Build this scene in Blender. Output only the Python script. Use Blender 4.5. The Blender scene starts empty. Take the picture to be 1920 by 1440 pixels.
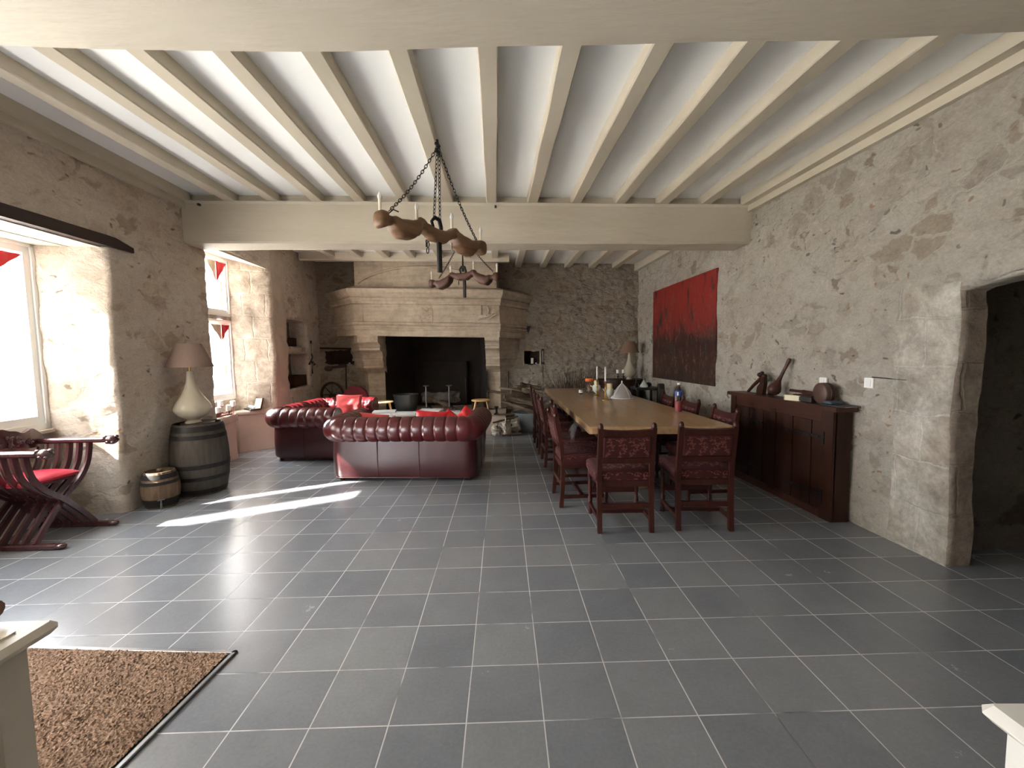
import bpy, math, random
from mathutils import Vector, Matrix, noise
R = math.radians
PI = math.pi
scene = bpy.context.scene
col = scene.collection
random.seed(7)

# ------------------------------------------------------------------ mesh builder
class MB:
    def __init__(s): s.v = []; s.f = []; s.m = []; s.sm = []
    def add(s, vs, fs, mi=0, smooth=True, M=None):
        o = len(s.v)
        for p in vs:
            p = Vector(p)
            s.v.append(M @ p if M else p)
        for f in fs:
            s.f.append([i + o for i in f]); s.m.append(mi); s.sm.append(smooth)
        return s
    def box(s, a, b, mi=0, M=None, bev=0.0):
        x0, y0, z0 = a; x1, y1, z1 = b
        if x0 > x1: x0, x1 = x1, x0
        if y0 > y1: y0, y1 = y1, y0
        if z0 > z1: z0, z1 = z1, z0
        if bev <= 0:
            vs = [(x0,y0,z0),(x1,y0,z0),(x1,y1,z0),(x0,y1,z0),(x0,y0,z1),(x1,y0,z1),(x1,y1,z1),(x0,y1,z1)]
            fs = [(0,3,2,1),(4,5,6,7),(0,1,5,4),(1,2,6,5),(2,3,7,6),(3,0,4,7)]
            return s.add(vs, fs, mi, False, M)
        c = min(bev, (x1-x0)/2.01, (y1-y0)/2.01, (z1-z0)/2.01)
        rings = []
        def ring(x0,y0,x1,y1,k,z):
            return [(x0+k,y0,z),(x1-k,y0,z),(x1,y0+k,z),(x1,y1-k,z),(x1-k,y1,z),(x0+k,y1,z),(x0,y1-k,z),(x0,y0+k,z)]
        rr = [ring(x0+c,y0+c,x1-c,y1-c,c*.3,z0), ring(x0,y0,x1,y1,c,z0+c), ring(x0,y0,x1,y1,c,z1-c), ring(x0+c,y0+c,x1-c,y1-c,c*.3,z1)]
        return s.loft(rr, mi, False, M)
    def loft(s, rings, mi=0, smooth=True, M=None, cap=True, closed=True):
        n = len(rings[0]); vs = [p for r in rings for p in r]; fs = []
        for i in range(len(rings)-1):
            for j in range(n if closed else n-1):
                k = (j+1) % n
                fs.append((i*n+j, i*n+k, (i+1)*n+k, (i+1)*n+j))
        if cap:
            fs.append(tuple(range(n-1, -1, -1))); fs.append(tuple((len(rings)-1)*n + j for j in range(n)))
        return s.add(vs, fs, mi, smooth, M)
    def lathe(s, prof, c=(0,0,0), n=24, mi=0, smooth=True, M=None, cap=True):
        rings = [[(c[0]+r*math.cos(2*PI*j/n), c[1]+r*math.sin(2*PI*j/n), c[2]+z) for j in range(n)] for r, z in prof]
        return s.loft(rings, mi, smooth, M, cap)
    def tube(s, pts, rad, n=8, mi=0, smooth=True, M=None, closed=False, flat=1.0):
        pts = [Vector(p) for p in pts]; N = len(pts)
        if not hasattr(rad, '__len__'): rad = [rad]*N
        rings = []; up = Vector((0,0,1)); prev = None
        for i, p in enumerate(pts):
            if closed: t = pts[(i+1) % N] - pts[i-1]
            else: t = pts[min(i+1,N-1)] - pts[max(i-1,0)]
            t.normalize()
            if prev is None:
                a = up if abs(t.dot(up)) < .9 else Vector((0,1,0))
                u = (a - t*a.dot(t)).normalized()
            else:
                u = (prev - t*prev.dot(t))
                u = u.normalized() if u.length > 1e-6 else prev
            prev = u; w = t.cross(u)
            rings.append([tuple(p + (u*math.cos(2*PI*j/n)*flat + w*math.sin(2*PI*j/n))*rad[i]) for j in range(n)])
        if closed: rings.append(rings[0])
        return s.loft(rings, mi, smooth, M, cap=not closed)
    def prism(s, poly, h0, h1, axis='z', mi=0, M=None, smooth=False):
        def P(a, b, h):
            return (a,b,h) if axis == 'z' else ((a,h,b) if axis == 'y' else (h,a,b))
        n = len(poly)
        return s.loft([[P(a,b,h0) for a,b in poly],[P(a,b,h1) for a,b in poly]], mi, smooth, M)
    def ball(s, c, r, n=16, m=10, mi=0, M=None):
        if not hasattr(r, '__len__'): r = (r,r,r)
        rings = []
        for i in range(1, m):
            a = PI*i/m
            rings.append([(c[0]+r[0]*math.sin(a)*math.cos(2*PI*j/n), c[1]+r[1]*math.sin(a)*math.sin(2*PI*j/n), c[2]-r[2]*math.cos(a)) for j in range(n)])
        return s.loft(rings, mi, True, M)
    def grid(s, fn, nu, nv, mi=0, smooth=True, M=None):
        vs = [fn(i/nu, j/nv) for j in range(nv+1) for i in range(nu+1)]; fs = []
        for j in range(nv):
            for i in range(nu):
                a = j*(nu+1)+i; fs.append((a, a+1, a+nu+2, a+nu+1))
        return s.add(vs, fs, mi, smooth, M)
    def sweep(s, plan, prof, mi=0, tilt=None, smooth=False):
        # plan: polyline (x,y); outward = right of travel direction; prof: (offset, z)
        n = len(plan); nor = []
        for i in range(n):
            ds = []
            if i > 0: d = Vector(plan[i]) - Vector(plan[i-1]); ds.append(d.normalized())
            if i < n-1: d = Vector(plan[i+1]) - Vector(plan[i]); ds.append(d.normalized())
            ns = [Vector((d.y, -d.x)) for d in ds]
            if len(ns) == 2:
                a = (ns[0]+ns[1]); a = a / max(.3, a.length_squared/2)
            else: a = ns[0]
            nor.append(a)
        rings = []
        for i in range(n):
            rings.append([(plan[i][0]+nor[i].x*o, plan[i][1]+nor[i].y*o, z + (tilt(plan[i][0]) if tilt else 0)) for o, z in prof])
        return s.loft(rings, mi, smooth, None, cap=True)
    def build(s, name, mats, parent=None, loc=None, merge=False, disp=None):
        me = bpy.data.meshes.new(name)
        me.from_pydata([tuple(p) for p in s.v], [], s.f)
        if not isinstance(mats, (list, tuple)): mats = [mats]
        for m in mats: me.materials.append(m)
        me.polygons.foreach_set('material_index', s.m)
        me.polygons.foreach_set('use_smooth', s.sm)
        if merge or True:
            import bmesh
            bm = bmesh.new(); bm.from_mesh(me)
            if merge: bmesh.ops.remove_doubles(bm, verts=bm.verts, dist=.0008)
            if disp:
                for v in bm.verts: v.co += disp(v.co)
            bmesh.ops.recalc_face_normals(bm, faces=bm.faces)
            bm.to_mesh(me); bm.free()
        if not disp:
            me.set_sharp_from_angle(angle=R(48))
            if not merge: me.polygons.foreach_set('use_smooth', s.sm)
        me.update()
        o = bpy.data.objects.new(name, me); col.objects.link(o)
        if parent: o.parent = parent
        if loc: o.location = loc
        return o

def tag(o, label=None, cat=None, group=None, kind=None):
    if label: o['label'] = label
    if cat: o['category'] = cat
    if group: o['group'] = group
    if kind: o['kind'] = kind
    return o
def thing(name, label, cat, loc=(0,0,0), rz=0.0, group=None):
    o = bpy.data.objects.new(name, None); col.objects.link(o)
    o.location = loc; o.rotation_euler = (0,0,rz); o.empty_display_size = .1
    return tag(o, label, cat, group)
def struct(o, label=None, cat=None):
    o['kind'] = 'structure'
    if label: o['label'] = label
    return o
def dup(root, loc, rz=0.0, label=None, group=None, rot=None, scale=None):
    r = root.copy(); col.objects.link(r); r.location = loc
    r.rotation_euler = rot if rot else (0,0,rz)
    if scale: r.scale = scale
    if label: r['label'] = label
    if group: r['group'] = group
    for ch in list(root.children):
        c = ch.copy(); col.objects.link(c); c.parent = r
        for g in ch.children:
            d = g.copy(); col.objects.link(d); d.parent = c
    return r

# ------------------------------------------------------------------ materials
def nt(name):
    m = bpy.data.materials.new(name); m.use_nodes = True
    t = m.node_tree; b = t.nodes['Principled BSDF']
    return m, t, b
def nd(t, kind, **kw):
    n = t.nodes.new(kind)
    for k, v in kw.items():
        if k.startswith('i_'): n.inputs[k[2:]].default_value = v
        else: setattr(n, k, v)
    return n
def coords(t, scale=(1,1,1), rot=(0,0,0), kind='Object'):
    tc = nd(t, 'ShaderNodeTexCoord'); mp = nd(t, 'ShaderNodeMapping')
    mp.inputs['Scale'].default_value = scale; mp.inputs['Rotation'].default_value = rot
    t.links.new(tc.outputs[kind], mp.inputs['Vector'])
    return mp.outputs['Vector']
def noise_n(t, vec, scale, detail=4, rough=.55, dist=0):
    n = nd(t, 'ShaderNodeTexNoise'); n.inputs['Scale'].default_value = scale; n.inputs['Detail'].default_value = detail
    n.inputs['Roughness'].default_value = rough; n.inputs['Distortion'].default_value = dist
    t.links.new(vec, n.inputs['Vector']); return n
def ramp(t, fac, stops, interp='LINEAR'):
    r = nd(t, 'ShaderNodeValToRGB'); r.color_ramp.interpolation = interp
    e = r.color_ramp.elements
    while len(e) < len(stops): e.new(.5)
    for k, (p, c) in enumerate(stops):
        e[k].position = p; e[k].color = (*c, 1) if len(c) == 3 else c
    t.links.new(fac, r.inputs['Fac']); return r.outputs['Color']
def mixc(t, fac, a, b, mode='MIX'):
    m = nd(t, 'ShaderNodeMix', data_type='RGBA', blend_type=mode)
    for sock, v in ((m.inputs[0], fac), (m.inputs[6], a), (m.inputs[7], b)):
        if hasattr(v, 'links'): t.links.new(v, sock)
        elif hasattr(v, '__len__'): sock.default_value = (*v, 1) if len(v) == 3 else v
        else: sock.default_value = v
    return m.outputs[2]
def mth(t, op, a, b=None, c=None):
    m = nd(t, 'ShaderNodeMath', operation=op)
    for i, v in enumerate((a, b, c)):
        if v is None: continue
        if hasattr(v, 'links'): t.links.new(v, m.inputs[i])
        else: m.inputs[i].default_value = v
    return m.outputs[0]
def bump(t, b, h, strength=.5, dist=.01):
    n = nd(t, 'ShaderNodeBump'); n.inputs['Strength'].default_value = strength; n.inputs['Distance'].default_value = dist
    t.links.new(h, n.inputs['Height']); t.links.new(n.outputs[0], b.inputs['Normal'])
def simple(name, c, rough=.6, metal=0, c2=None, scale=8, stretch=(1,1,1), bmp=0, bdist=.004, spec=None, coat=0, bscale=None, detail=5):
    m, t, b = nt(name)
    b.inputs['Roughness'].default_value = rough; b.inputs['Metallic'].default_value = metal
    if spec is not None: b.inputs['Specular IOR Level'].default_value = spec
    if coat: b.inputs['Coat Weight'].default_value = coat; b.inputs['Coat Roughness'].default_value = .2
    v = coords(t, stretch)
    n = noise_n(t, v, scale, detail)
    t.links.new(ramp(t, n.outputs['Fac'], [(.3, c), (.7, c2 or tuple(x*.85 for x in c))]), b.inputs['Base Color'])
    if bmp:
        n2 = noise_n(t, v, bscale or scale*3, 4); bump(t, b, n2.outputs['Fac'], bmp, bdist)
    return m
def wood(name, c, c2, rough=.5, axis='x', scale=3, spec=.4, bmp=.2, coat=0):
    st = {'x': (.12,1,1), 'y': (1,.12,1), 'z': (1,1,.12)}[axis]
    m, t, b = nt(name); b.inputs['Roughness'].default_value = rough; b.inputs['Specular IOR Level'].default_value = spec
    if coat: b.inputs['Coat Weight'].default_value = coat; b.inputs['Coat Roughness'].default_value = .15
    v = coords(t, st)
    n = noise_n(t, v, scale*6, 6, .6, 1.2); n2 = noise_n(t, v, scale, 3)
    f = mth(t, 'ADD', mth(t, 'MULTIPLY', n.outputs['Fac'], .6), mth(t, 'MULTIPLY', n2.outputs['Fac'], .4))
    t.links.new(ramp(t, f, [(.35, c), (.65, c2)]), b.inputs['Base Color'])
    if bmp: bump(t, b, n.outputs['Fac'], bmp, .004)
    return m
def stone(name, mortar, mortar2, stones, density=.35, sc=2.6, fine=1.0, bs=.8, flat=1.5, seedoff=0.0):
    """rubble masonry: rendered joints with some stones left showing"""
    m, t, b = nt(name); b.inputs['Roughness'].default_value = .9; b.inputs['Specular IOR Level'].default_value = .15
    tc = nd(t, 'ShaderNodeTexCoord'); mp = nd(t, 'ShaderNodeMapping'); mp.inputs['Scale'].default_value = (1,1,flat); mp.inputs['Location'].default_value = (seedoff,)*3
    t.links.new(tc.outputs['Object'], mp.inputs['Vector']); v = mp.outputs['Vector']
    w = noise_n(t, v, 3.2, 3, .6)
    off = nd(t, 'ShaderNodeVectorMath', operation='MULTIPLY_ADD'); t.links.new(w.outputs['Color'], off.inputs[0])
    off.inputs[1].default_value = (.42,.42,.42); t.links.new(v, off.inputs[2]); vv = off.outputs[0]
    vo = nd(t, 'ShaderNodeTexVoronoi', feature='F1'); vo.inputs['Scale'].default_value = sc; vo.inputs['Randomness'].default_value = 1; t.links.new(vv, vo.inputs['Vector'])
    ve = nd(t, 'ShaderNodeTexVoronoi', feature='DISTANCE_TO_EDGE'); ve.inputs['Scale'].default_value = sc; t.links.new(vv, ve.inputs['Vector'])
    sep = nd(t, 'ShaderNodeSeparateColor'); t.links.new(vo.outputs['Color'], sep.inputs[0])
    v3 = nd(t, 'ShaderNodeTexVoronoi', feature='F1'); v3.inputs['Scale'].default_value = sc*3.1; t.links.new(vv, v3.inputs['Vector'])
    sep3 = nd(t, 'ShaderNodeSeparateColor'); t.links.new(v3.outputs['Color'], sep3.inputs[0])
    n1 = noise_n(t, v, 1.3, 5, .65); n2 = noise_n(t, v, 9, 6, .7); n3 = noise_n(t, v, 45, 4, .7)
    # size of the exposed patch differs per stone
    ns = mth(t, 'ADD', n2.outputs['Fac'], -.5)
    edge = mth(t, 'ADD', ve.outputs['Distance'], mth(t, 'MULTIPLY', ns, .22))
    mask = nd(t, 'ShaderNodeMapRange'); mask.inputs['From Min'].default_value = .06; mask.inputs['From Max'].default_value = .13; t.links.new(edge, mask.inputs['Value'])
    pick = nd(t, 'ShaderNodeMapRange'); pick.inputs['From Min'].default_value = 1-density; pick.inputs['From Max'].default_value = min(1, 1.12-density); t.links.new(sep.outputs[0], pick.inputs['Value'])
    mk = mth(t, 'MULTIPLY', mask.outputs[0], pick.outputs[0])
    edge3 = mth(t, 'ADD', v3.outputs['Distance'], mth(t, 'MULTIPLY', ns, .5))
    mask3 = nd(t, 'ShaderNodeMapRange'); mask3.inputs['From Min'].default_value = .36; mask3.inputs['From Max'].default_value = .2; t.links.new(edge3, mask3.inputs['Value'])
    pick3 = nd(t, 'ShaderNodeMapRange'); pick3.inputs['From Min'].default_value = .86; pick3.inputs['From Max'].default_value = .90; t.links.new(sep3.outputs[1], pick3.inputs['Value'])
    mk3 = mth(t, 'MULTIPLY', mth(t, 'MULTIPLY', mask3.outputs[0], pick3.outputs[0]), .8)
    base = mixc(t, ramp_f(t, n1.outputs['Fac'], .35, .68), mortar, mortar2)
    base = mixc(t, mth(t, 'MULTIPLY', ramp_f(t, n2.outputs['Fac'], .5, .75), .45), base, tuple(x*.68 for x in mortar2))
    N = len(stones); st = ramp(t, sep.outputs[1], [((i)/N, s) for i, s in enumerate(stones)], 'CONSTANT')
    st = mixc(t, .55, st, ramp(t, n2.outputs['Fac'], [(.3, (.36,.35,.34)), (.7, (.64,.64,.64))]), 'OVERLAY')
    st3 = ramp(t, sep3.outputs[2], [((i)/N, (tuple(x*.26 for x in s) if i % 3 == 0 else ((s[0]*.82,s[1]*.60,s[2]*.42) if i % 3 == 1 else tuple(x*.6 for x in s)))) for i, s in enumerate(stones)], 'CONSTANT')
    cc = mixc(t, mk, base, st); cc = mixc(t, mk3, cc, st3)
    n5 = noise_n(t, v, 5.5, 10, .78, .6); cc = mixc(t, .75, cc, ramp(t, n5.outputs['Fac'], [(.30,(.27,.25,.24)),(.46,(.5,.5,.5)),(.56,(.52,.52,.52)),(.72,(.68,.68,.68))]), 'OVERLAY')
    cc = mixc(t, .5, cc, ramp(t, n3.outputs['Fac'], [(.25,(.36,.36,.36)),(.75,(.66,.66,.66))]), 'OVERLAY')
    t.links.new(cc, b.inputs['Base Color'])
    h = mth(t, 'ADD', mth(t, 'MULTIPLY', mth(t, 'MINIMUM', ve.outputs['Distance'], .15), 3.0), mth(t, 'MULTIPLY', n2.outputs['Fac'], .7*fine))
    h = mth(t, 'ADD', h, mth(t, 'MULTIPLY', n3.outputs['Fac'], .25*fine))
    h = mth(t, 'SUBTRACT', mth(t, 'ADD', h, mth(t, 'MULTIPLY', n5.outputs['Fac'], 1.1*fine)), mth(t, 'MULTIPLY', mk, .35))
    bump(t, b, h, bs, .035)
    return m
def ramp_f(t, fac, a, b_):
    n = nd(t, 'ShaderNodeMapRange'); n.inputs['From Min'].default_value = a; n.inputs['From Max'].default_value = b_
    t.links.new(fac, n.inputs['Value']); return n.outputs[0]
def ashlar(name, c1, c2, c3, plane='yz', w=.42, h=.3, bs=.6, joint=None):
    m, t, b = nt(name); b.inputs['Roughness'].default_value = .9; b.inputs['Specular IOR Level'].default_value = .15
    tc = nd(t, 'ShaderNodeTexCoord'); sp = nd(t, 'ShaderNodeSeparateXYZ'); t.links.new(tc.outputs['Object'], sp.inputs[0])
    cb = nd(t, 'ShaderNodeCombineXYZ')
    src = {'x': sp.outputs[0], 'y': sp.outputs[1]}[plane[0]]
    wn = noise_n(t, tc.outputs['Object'], 4, 4, .6)
    jit = mth(t, 'MULTIPLY', mth(t, 'SUBTRACT', wn.outputs['Fac'], .5), .09)
    t.links.new(mth(t, 'ADD', src, jit), cb.inputs[0]); t.links.new(mth(t, 'ADD', sp.outputs[2], jit), cb.inputs[1])
    br = nd(t, 'ShaderNodeTexBrick'); t.links.new(cb.outputs[0], br.inputs['Vector'])
    br.inputs['Scale'].default_value = 1; br.inputs['Brick Width'].default_value = w; br.inputs['Row Height'].default_value = h
    br.inputs['Mortar Size'].default_value = .012; br.inputs['Mortar Smooth'].default_value = .6; br.offset = .4
    br.inputs['Color1'].default_value = (*c1,1); br.inputs['Color2'].default_value = (*c2,1); br.inputs['Mortar'].default_value = (*(joint or c3),1)
    n = noise_n(t, tc.outputs['Object'], 7, 6, .7); n3 = noise_n(t, tc.outputs['Object'], 40, 4, .7); n0 = noise_n(t, tc.outputs['Object'], 2, 3, .6)
    cc = mixc(t, ramp_f(t, n0.outputs['Fac'], .4, .65), br.outputs['Color'], c3)
    n6 = noise_n(t, tc.outputs['Object'], 3.1, 9, .75, .5); cc = mixc(t, .85, cc, ramp(t, n6.outputs['Fac'], [(.32,(.25,.23,.21)),(.5,(.48,.48,.48)),(.68,(.72,.73,.74))]), 'OVERLAY')
    cc = mixc(t, .6, cc, ramp(t, n.outputs['Fac'], [(.3,(.28,.28,.28)),(.72,(.72,.72,.72))]), 'OVERLAY')
    cc = mixc(t, .4, cc, ramp(t, n3.outputs['Fac'], [(.3,(.35,.35,.35)),(.7,(.65,.65,.65))]), 'OVERLAY')
    t.links.new(cc, b.inputs['Base Color'])
    hh = mth(t, 'ADD', mth(t, 'MULTIPLY', br.outputs['Fac'], -.5), mth(t, 'ADD', n.outputs['Fac'], mth(t, 'MULTIPLY', n3.outputs['Fac'], .3)))
    bump(t, b, hh, bs, .02)
    return m

M_rw = stone('stone_wall_grey', (.46,.435,.375), (.405,.365,.305), [(.33,.295,.245),(.37,.335,.28),(.345,.315,.265),(.29,.25,.20),(.355,.32,.27),(.26,.215,.17),(.38,.345,.295),(.335,.285,.225),(.345,.31,.255)], .42, 4.2, 1.0, .75, 1.45)
M_lw = stone('stone_wall_pale', (0.576,0.513,0.441), (0.504,0.423,0.347), [(0.450,0.369,0.297),(0.495,0.423,0.342),(0.414,0.333,0.261),(0.468,0.387,0.315),(0.378,0.306,0.243),(0.486,0.405,0.324)], .45, 3.4, 1.0, .55, 1.5, 3.3)
M_bw = stone('stone_wall_rough', (0.450,0.396,0.324), (0.378,0.320,0.257), [(0.360,0.302,0.239),(0.414,0.351,0.279),(0.297,0.239,0.180),(0.378,0.315,0.243)], .5, 4.6, 1.6, 1.0, 1.6, 6.1)
M_niche = simple('shadowy_niche_plaster', (.07,.05,.04), .95, c2=(.05,.035,.028), scale=6, bmp=.4, bdist=.01, spec=.1)  # shade of the recesses put into the plaster colour
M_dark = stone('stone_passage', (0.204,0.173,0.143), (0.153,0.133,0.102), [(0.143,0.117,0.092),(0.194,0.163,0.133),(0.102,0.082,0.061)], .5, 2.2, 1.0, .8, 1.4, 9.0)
M_ash_r = ashlar('dressed_stone_grey', (0.311,0.273,0.227), (0.361,0.328,0.281), (0.412,0.391,0.340), 'yz', .46, .34)
M_ash_l = ashlar('dressed_stone_pale', (0.403,0.338,0.274), (0.446,0.382,0.317), (0.432,0.360,0.295), 'xz', .30, .36, .5, (0.504,0.446,0.374))
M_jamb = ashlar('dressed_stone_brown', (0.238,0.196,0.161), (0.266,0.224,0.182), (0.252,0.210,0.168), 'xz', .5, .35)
def weathered(name):
    m, t, b = nt(name); b.inputs['Roughness'].default_value = .88; b.inputs['Specular IOR Level'].default_value = .2
    v = coords(t); n = noise_n(t, v, 1.7, 6, .65); n2 = noise_n(t, v, 9, 6, .7); n3 = noise_n(t, v, 38, 4, .7); vs = coords(t, (.5,.5,9)); n4 = noise_n(t, vs, 2.2, 4, .6)
    c = ramp(t, n.outputs['Fac'], [(.3,(.36,.295,.225)),(.5,(.45,.375,.29)),(.72,(.53,.455,.36))])
    c = mixc(t, .5, c, ramp(t, n2.outputs['Fac'], [(.28,(.26,.25,.24)),(.5,(.5,.5,.5)),(.75,(.66,.66,.66))]), 'OVERLAY')
    c = mixc(t, .25, c, ramp(t, n4.outputs['Fac'], [(.35,(.3,.3,.3)),(.6,(.6,.6,.6))]), 'OVERLAY')
    t.links.new(c, b.inputs['Base Color'])
    bump(t, b, mth(t,'ADD', n2.outputs['Fac'], mth(t,'MULTIPLY', n3.outputs['Fac'], .4)), .6, .015); return m
M_carved = weathered('carved_limestone')
M_soot = simple('soot_black_stone', (.022,.019,.016), .95, c2=(.035,.028,.022), scale=3, bmp=.5, bdist=.02, bscale=8, spec=.1)
M_seat = simple('worn_seat_stone', (.55,.47,.39), .85, c2=(.44,.36,.29), scale=3, bmp=.4, bdist=.01, bscale=18, spec=.2)
M_plaster = simple('white_ceiling_plaster', (.91,.93,.93), .8, c2=(.88,.90,.90), scale=1.5, bmp=.1, bdist=.003, spec=.2)
M_beam = simple('cream_beam_paint', (0.562,0.511,0.414), .65, c2=(0.518,0.463,0.366), scale=2.5, stretch=(0.740,0.185,0.740), bmp=.35, bdist=.006, bscale=12, spec=.3)
M_beamx = simple('cream_beam_paint_cross', (0.593,0.538,0.445), .65, c2=(0.538,0.484,0.390), scale=3, stretch=(0.195,0.780,0.780), bmp=.9, bdist=.014, bscale=11, spec=.3)
M_white = simple('white_window_paint', (.80,.80,.78), .4, scale=3, c2=(.76,.76,.74))
M_dwood = wood('dark_oak', (.017,.006,.0035), (.042,.015,.008), .45, 'z', 3, .3, .2)
M_dwoodx = wood('dark_oak_grain_across', (.022,.008,.005), (.05,.018,.010), .45, 'x', 3, .3, .2)
M_dwoody = wood('dark_oak_top', (.038,.013,.008), (.075,.026,.015), .42, 'y', 3, .3, .2)
M_lintel = wood('dark_lintel', (.022,.012,.010), (.04,.022,.018), .6, 'y', 3)
M_chair = wood('mahogany', (.026,.006,.004), (.058,.014,.009), .38, 'z', 3, .35, .1)
M_sav = wood('reddish_walnut', (.045,.014,.018), (.09,.03,.032), .25, 'z', 3, .6, .1, coat=.4)
M_table = wood('golden_oak_top', (.31,.19,.09), (.47,.315,.17), .30, 'y', 2.2, .5, .12, coat=.25)
M_pine = wood('pale_pine', (.62,.38,.17), (.72,.47,.23), .4, 'z', 3)
M_bark = simple('split_log_bark', (.045,.032,.022), .9, c2=(.17,.125,.085), scale=5, stretch=(.3,1,1), bmp=.9, bdist=.02, bscale=9, spec=.1)
M_bark_light = simple('pale_log_wood', (.34,.27,.19), .9, c2=(.11,.08,.055), scale=5, stretch=(.3,1,1), bmp=.9, bdist=.02, bscale=9, spec=.1)
M_yoke = wood('honey_yoke_wood', (.105,.052,.026), (.21,.115,.058), .5, 'x', 2.5, .35, .5)
M_yoke2 = wood('brown_yoke_wood', (0.075,0.030,0.020), (0.110,0.050,0.033), .5, 'x', 2.5, .4, .2)
M_iron = simple('wrought_iron', (.02,.019,.018), .55, metal=.6, c2=(.035,.032,.03), scale=20, bmp=.2)
M_steel = simple('worn_steel', (.22,.22,.22), .45, metal=.8, c2=(.14,.14,.14), scale=15)
M_brass = simple('aged_brass', (.55,.38,.14), .28, metal=1, c2=(.42,.28,.1), scale=12)
M_wax = simple('ivory_wax', (.82,.78,.66), .45, c2=(.78,.73,.6), scale=4, spec=.4)
M_waxy = simple('yellow_wax', (.78,.70,.46), .45, c2=(.72,.63,.4), scale=4)
M_waxw = simple('white_wax', (.86,.86,.85), .45, c2=(.82,.82,.81), scale=4)
M_bulb = simple('white_bulb_glass', (.85,.85,.84), .2, scale=4)
M_lampc = simple('cream_ceramic', (0.540,0.491,0.378), .25, c2=(0.504,0.459,0.351), scale=3, coat=.3)
M_shade = simple('taupe_lampshade', (0.255,0.178,0.145), .85, c2=(0.230,0.162,0.132), scale=60)
M_shade2 = simple('brown_lampshade', (.20,.13,.085), .85, c2=(.18,.115,.075), scale=60)
M_redf = simple('coral_red_cotton', (.72,.10,.10), .8, c2=(.64,.08,.08), scale=6, bmp=.2, bdist=.006)
M_redf2 = simple('scarlet_satin', (.62,.012,.02), .45, c2=(.5,.01,.018), scale=6, bmp=.2)
M_redseat = simple('crimson_leather', (.52,.03,.06), .35, c2=(.44,.025,.05), scale=6)
M_zinc = simple('dull_zinc', (.30,.33,.33), .5, metal=.35, c2=(.24,.27,.27), scale=6, bmp=.1)
M_paper = simple('printed_paper', (.68,.68,.68), .5, c2=(.52,.54,.57), scale=12, detail=3)
M_paper2 = simple('cream_paper', (.72,.66,.48), .6, c2=(.68,.6,.42), scale=12)
M_black = simple('matt_black', (.018,.017,.017), .5, scale=5, c2=(.025,.023,.022))
M_glassy = None
def glass(name, c=(1,1,1), rough=.02, tr=1.0, ior=1.45, alpha=1):
    m, t, b = nt(name)
    b.inputs['Base Color'].default_value = (*c,1); b.inputs['Roughness'].default_value = rough
    b.inputs['Transmission Weight'].default_value = tr; b.inputs['IOR'].default_value = ior
    b.inputs['Alpha'].default_value = alpha
    return m
def pane_mat():
    m, t, b = nt('window_glass'); out = t.nodes['Material Output']
    tr = nd(t,'ShaderNodeBsdfTransparent'); gl = nd(t,'ShaderNodeBsdfGlossy'); gl.inputs['Roughness'].default_value = .02
    mx = nd(t,'ShaderNodeMixShader'); mx.inputs[0].default_value = .05; t.links.new(tr.outputs[0], mx.inputs[1]); t.links.new(gl.outputs[0], mx.inputs[2]); t.links.new(mx.outputs[0], out.inputs['Surface'])
    return m
M_pane = pane_mat()
M_clear = glass('clear_glass', (.95,.97,.96), .03, 1, 1.2)
M_frost = glass('frosted_glass', (.86,.90,.86), .45, .55, 1.2)
M_pink = glass('pink_syrup', (.55,.12,.14), .1, .35, 1.3)
M_plastic = glass('clear_plastic_film', (.95,.95,.95), .12, .85, 1.15, .30)
M_mesh = simple('fine_white_netting', (.75,.74,.74), .7, scale=5)
M_mesh.node_tree.nodes['Principled BSDF'].inputs['Alpha'].default_value = .45
M_orange = simple('orange_plastic', (.80,.16,.04), .4, scale=5)
M_blue = simple('blue_label', (.04,.08,.35), .5, scale=5)
M_conW = simple('white_console_paint', (.74,.73,.68), .4, c2=(.70,.69,.64), scale=3, coat=.2)
M_conC = simple('beige_console_paint', (.56,.50,.41), .45, c2=(.50,.445,.36), scale=3)
M_alu = simple('aluminium_edge', (.35,.35,.36), .35, metal=.9, scale=5)
M_rubber = simple('black_rubber', (.03,.03,.03), .7, scale=5)

# leather
def leather(name, c, c2, rough=.3):
    m, t, b = nt(name); b.inputs['Roughness'].default_value = rough; b.inputs['Specular IOR Level'].default_value = .6
    b.inputs['Coat Weight'].default_value = .35; b.inputs['Coat Roughness'].default_value = .22
    v = coords(t); n = noise_n(t, v, 3.5, 4, .6); n2 = noise_n(t, v, 90, 3, .5)
    t.links.new(ramp(t, n.outputs['Fac'], [(.3, c), (.7, c2)]), b.inputs['Base Color'])
    h = mth(t, 'ADD', mth(t, 'MULTIPLY', n.outputs['Fac'], 1.5), mth(t, 'MULTIPLY', n2.outputs['Fac'], .12))
    bump(t, b, h, .25, .01); return m
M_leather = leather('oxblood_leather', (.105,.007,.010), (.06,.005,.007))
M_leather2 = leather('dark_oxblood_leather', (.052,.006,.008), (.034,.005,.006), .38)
M_piping = leather('piping_leather', (.09,.016,.016), (.06,.012,.012))

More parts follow.
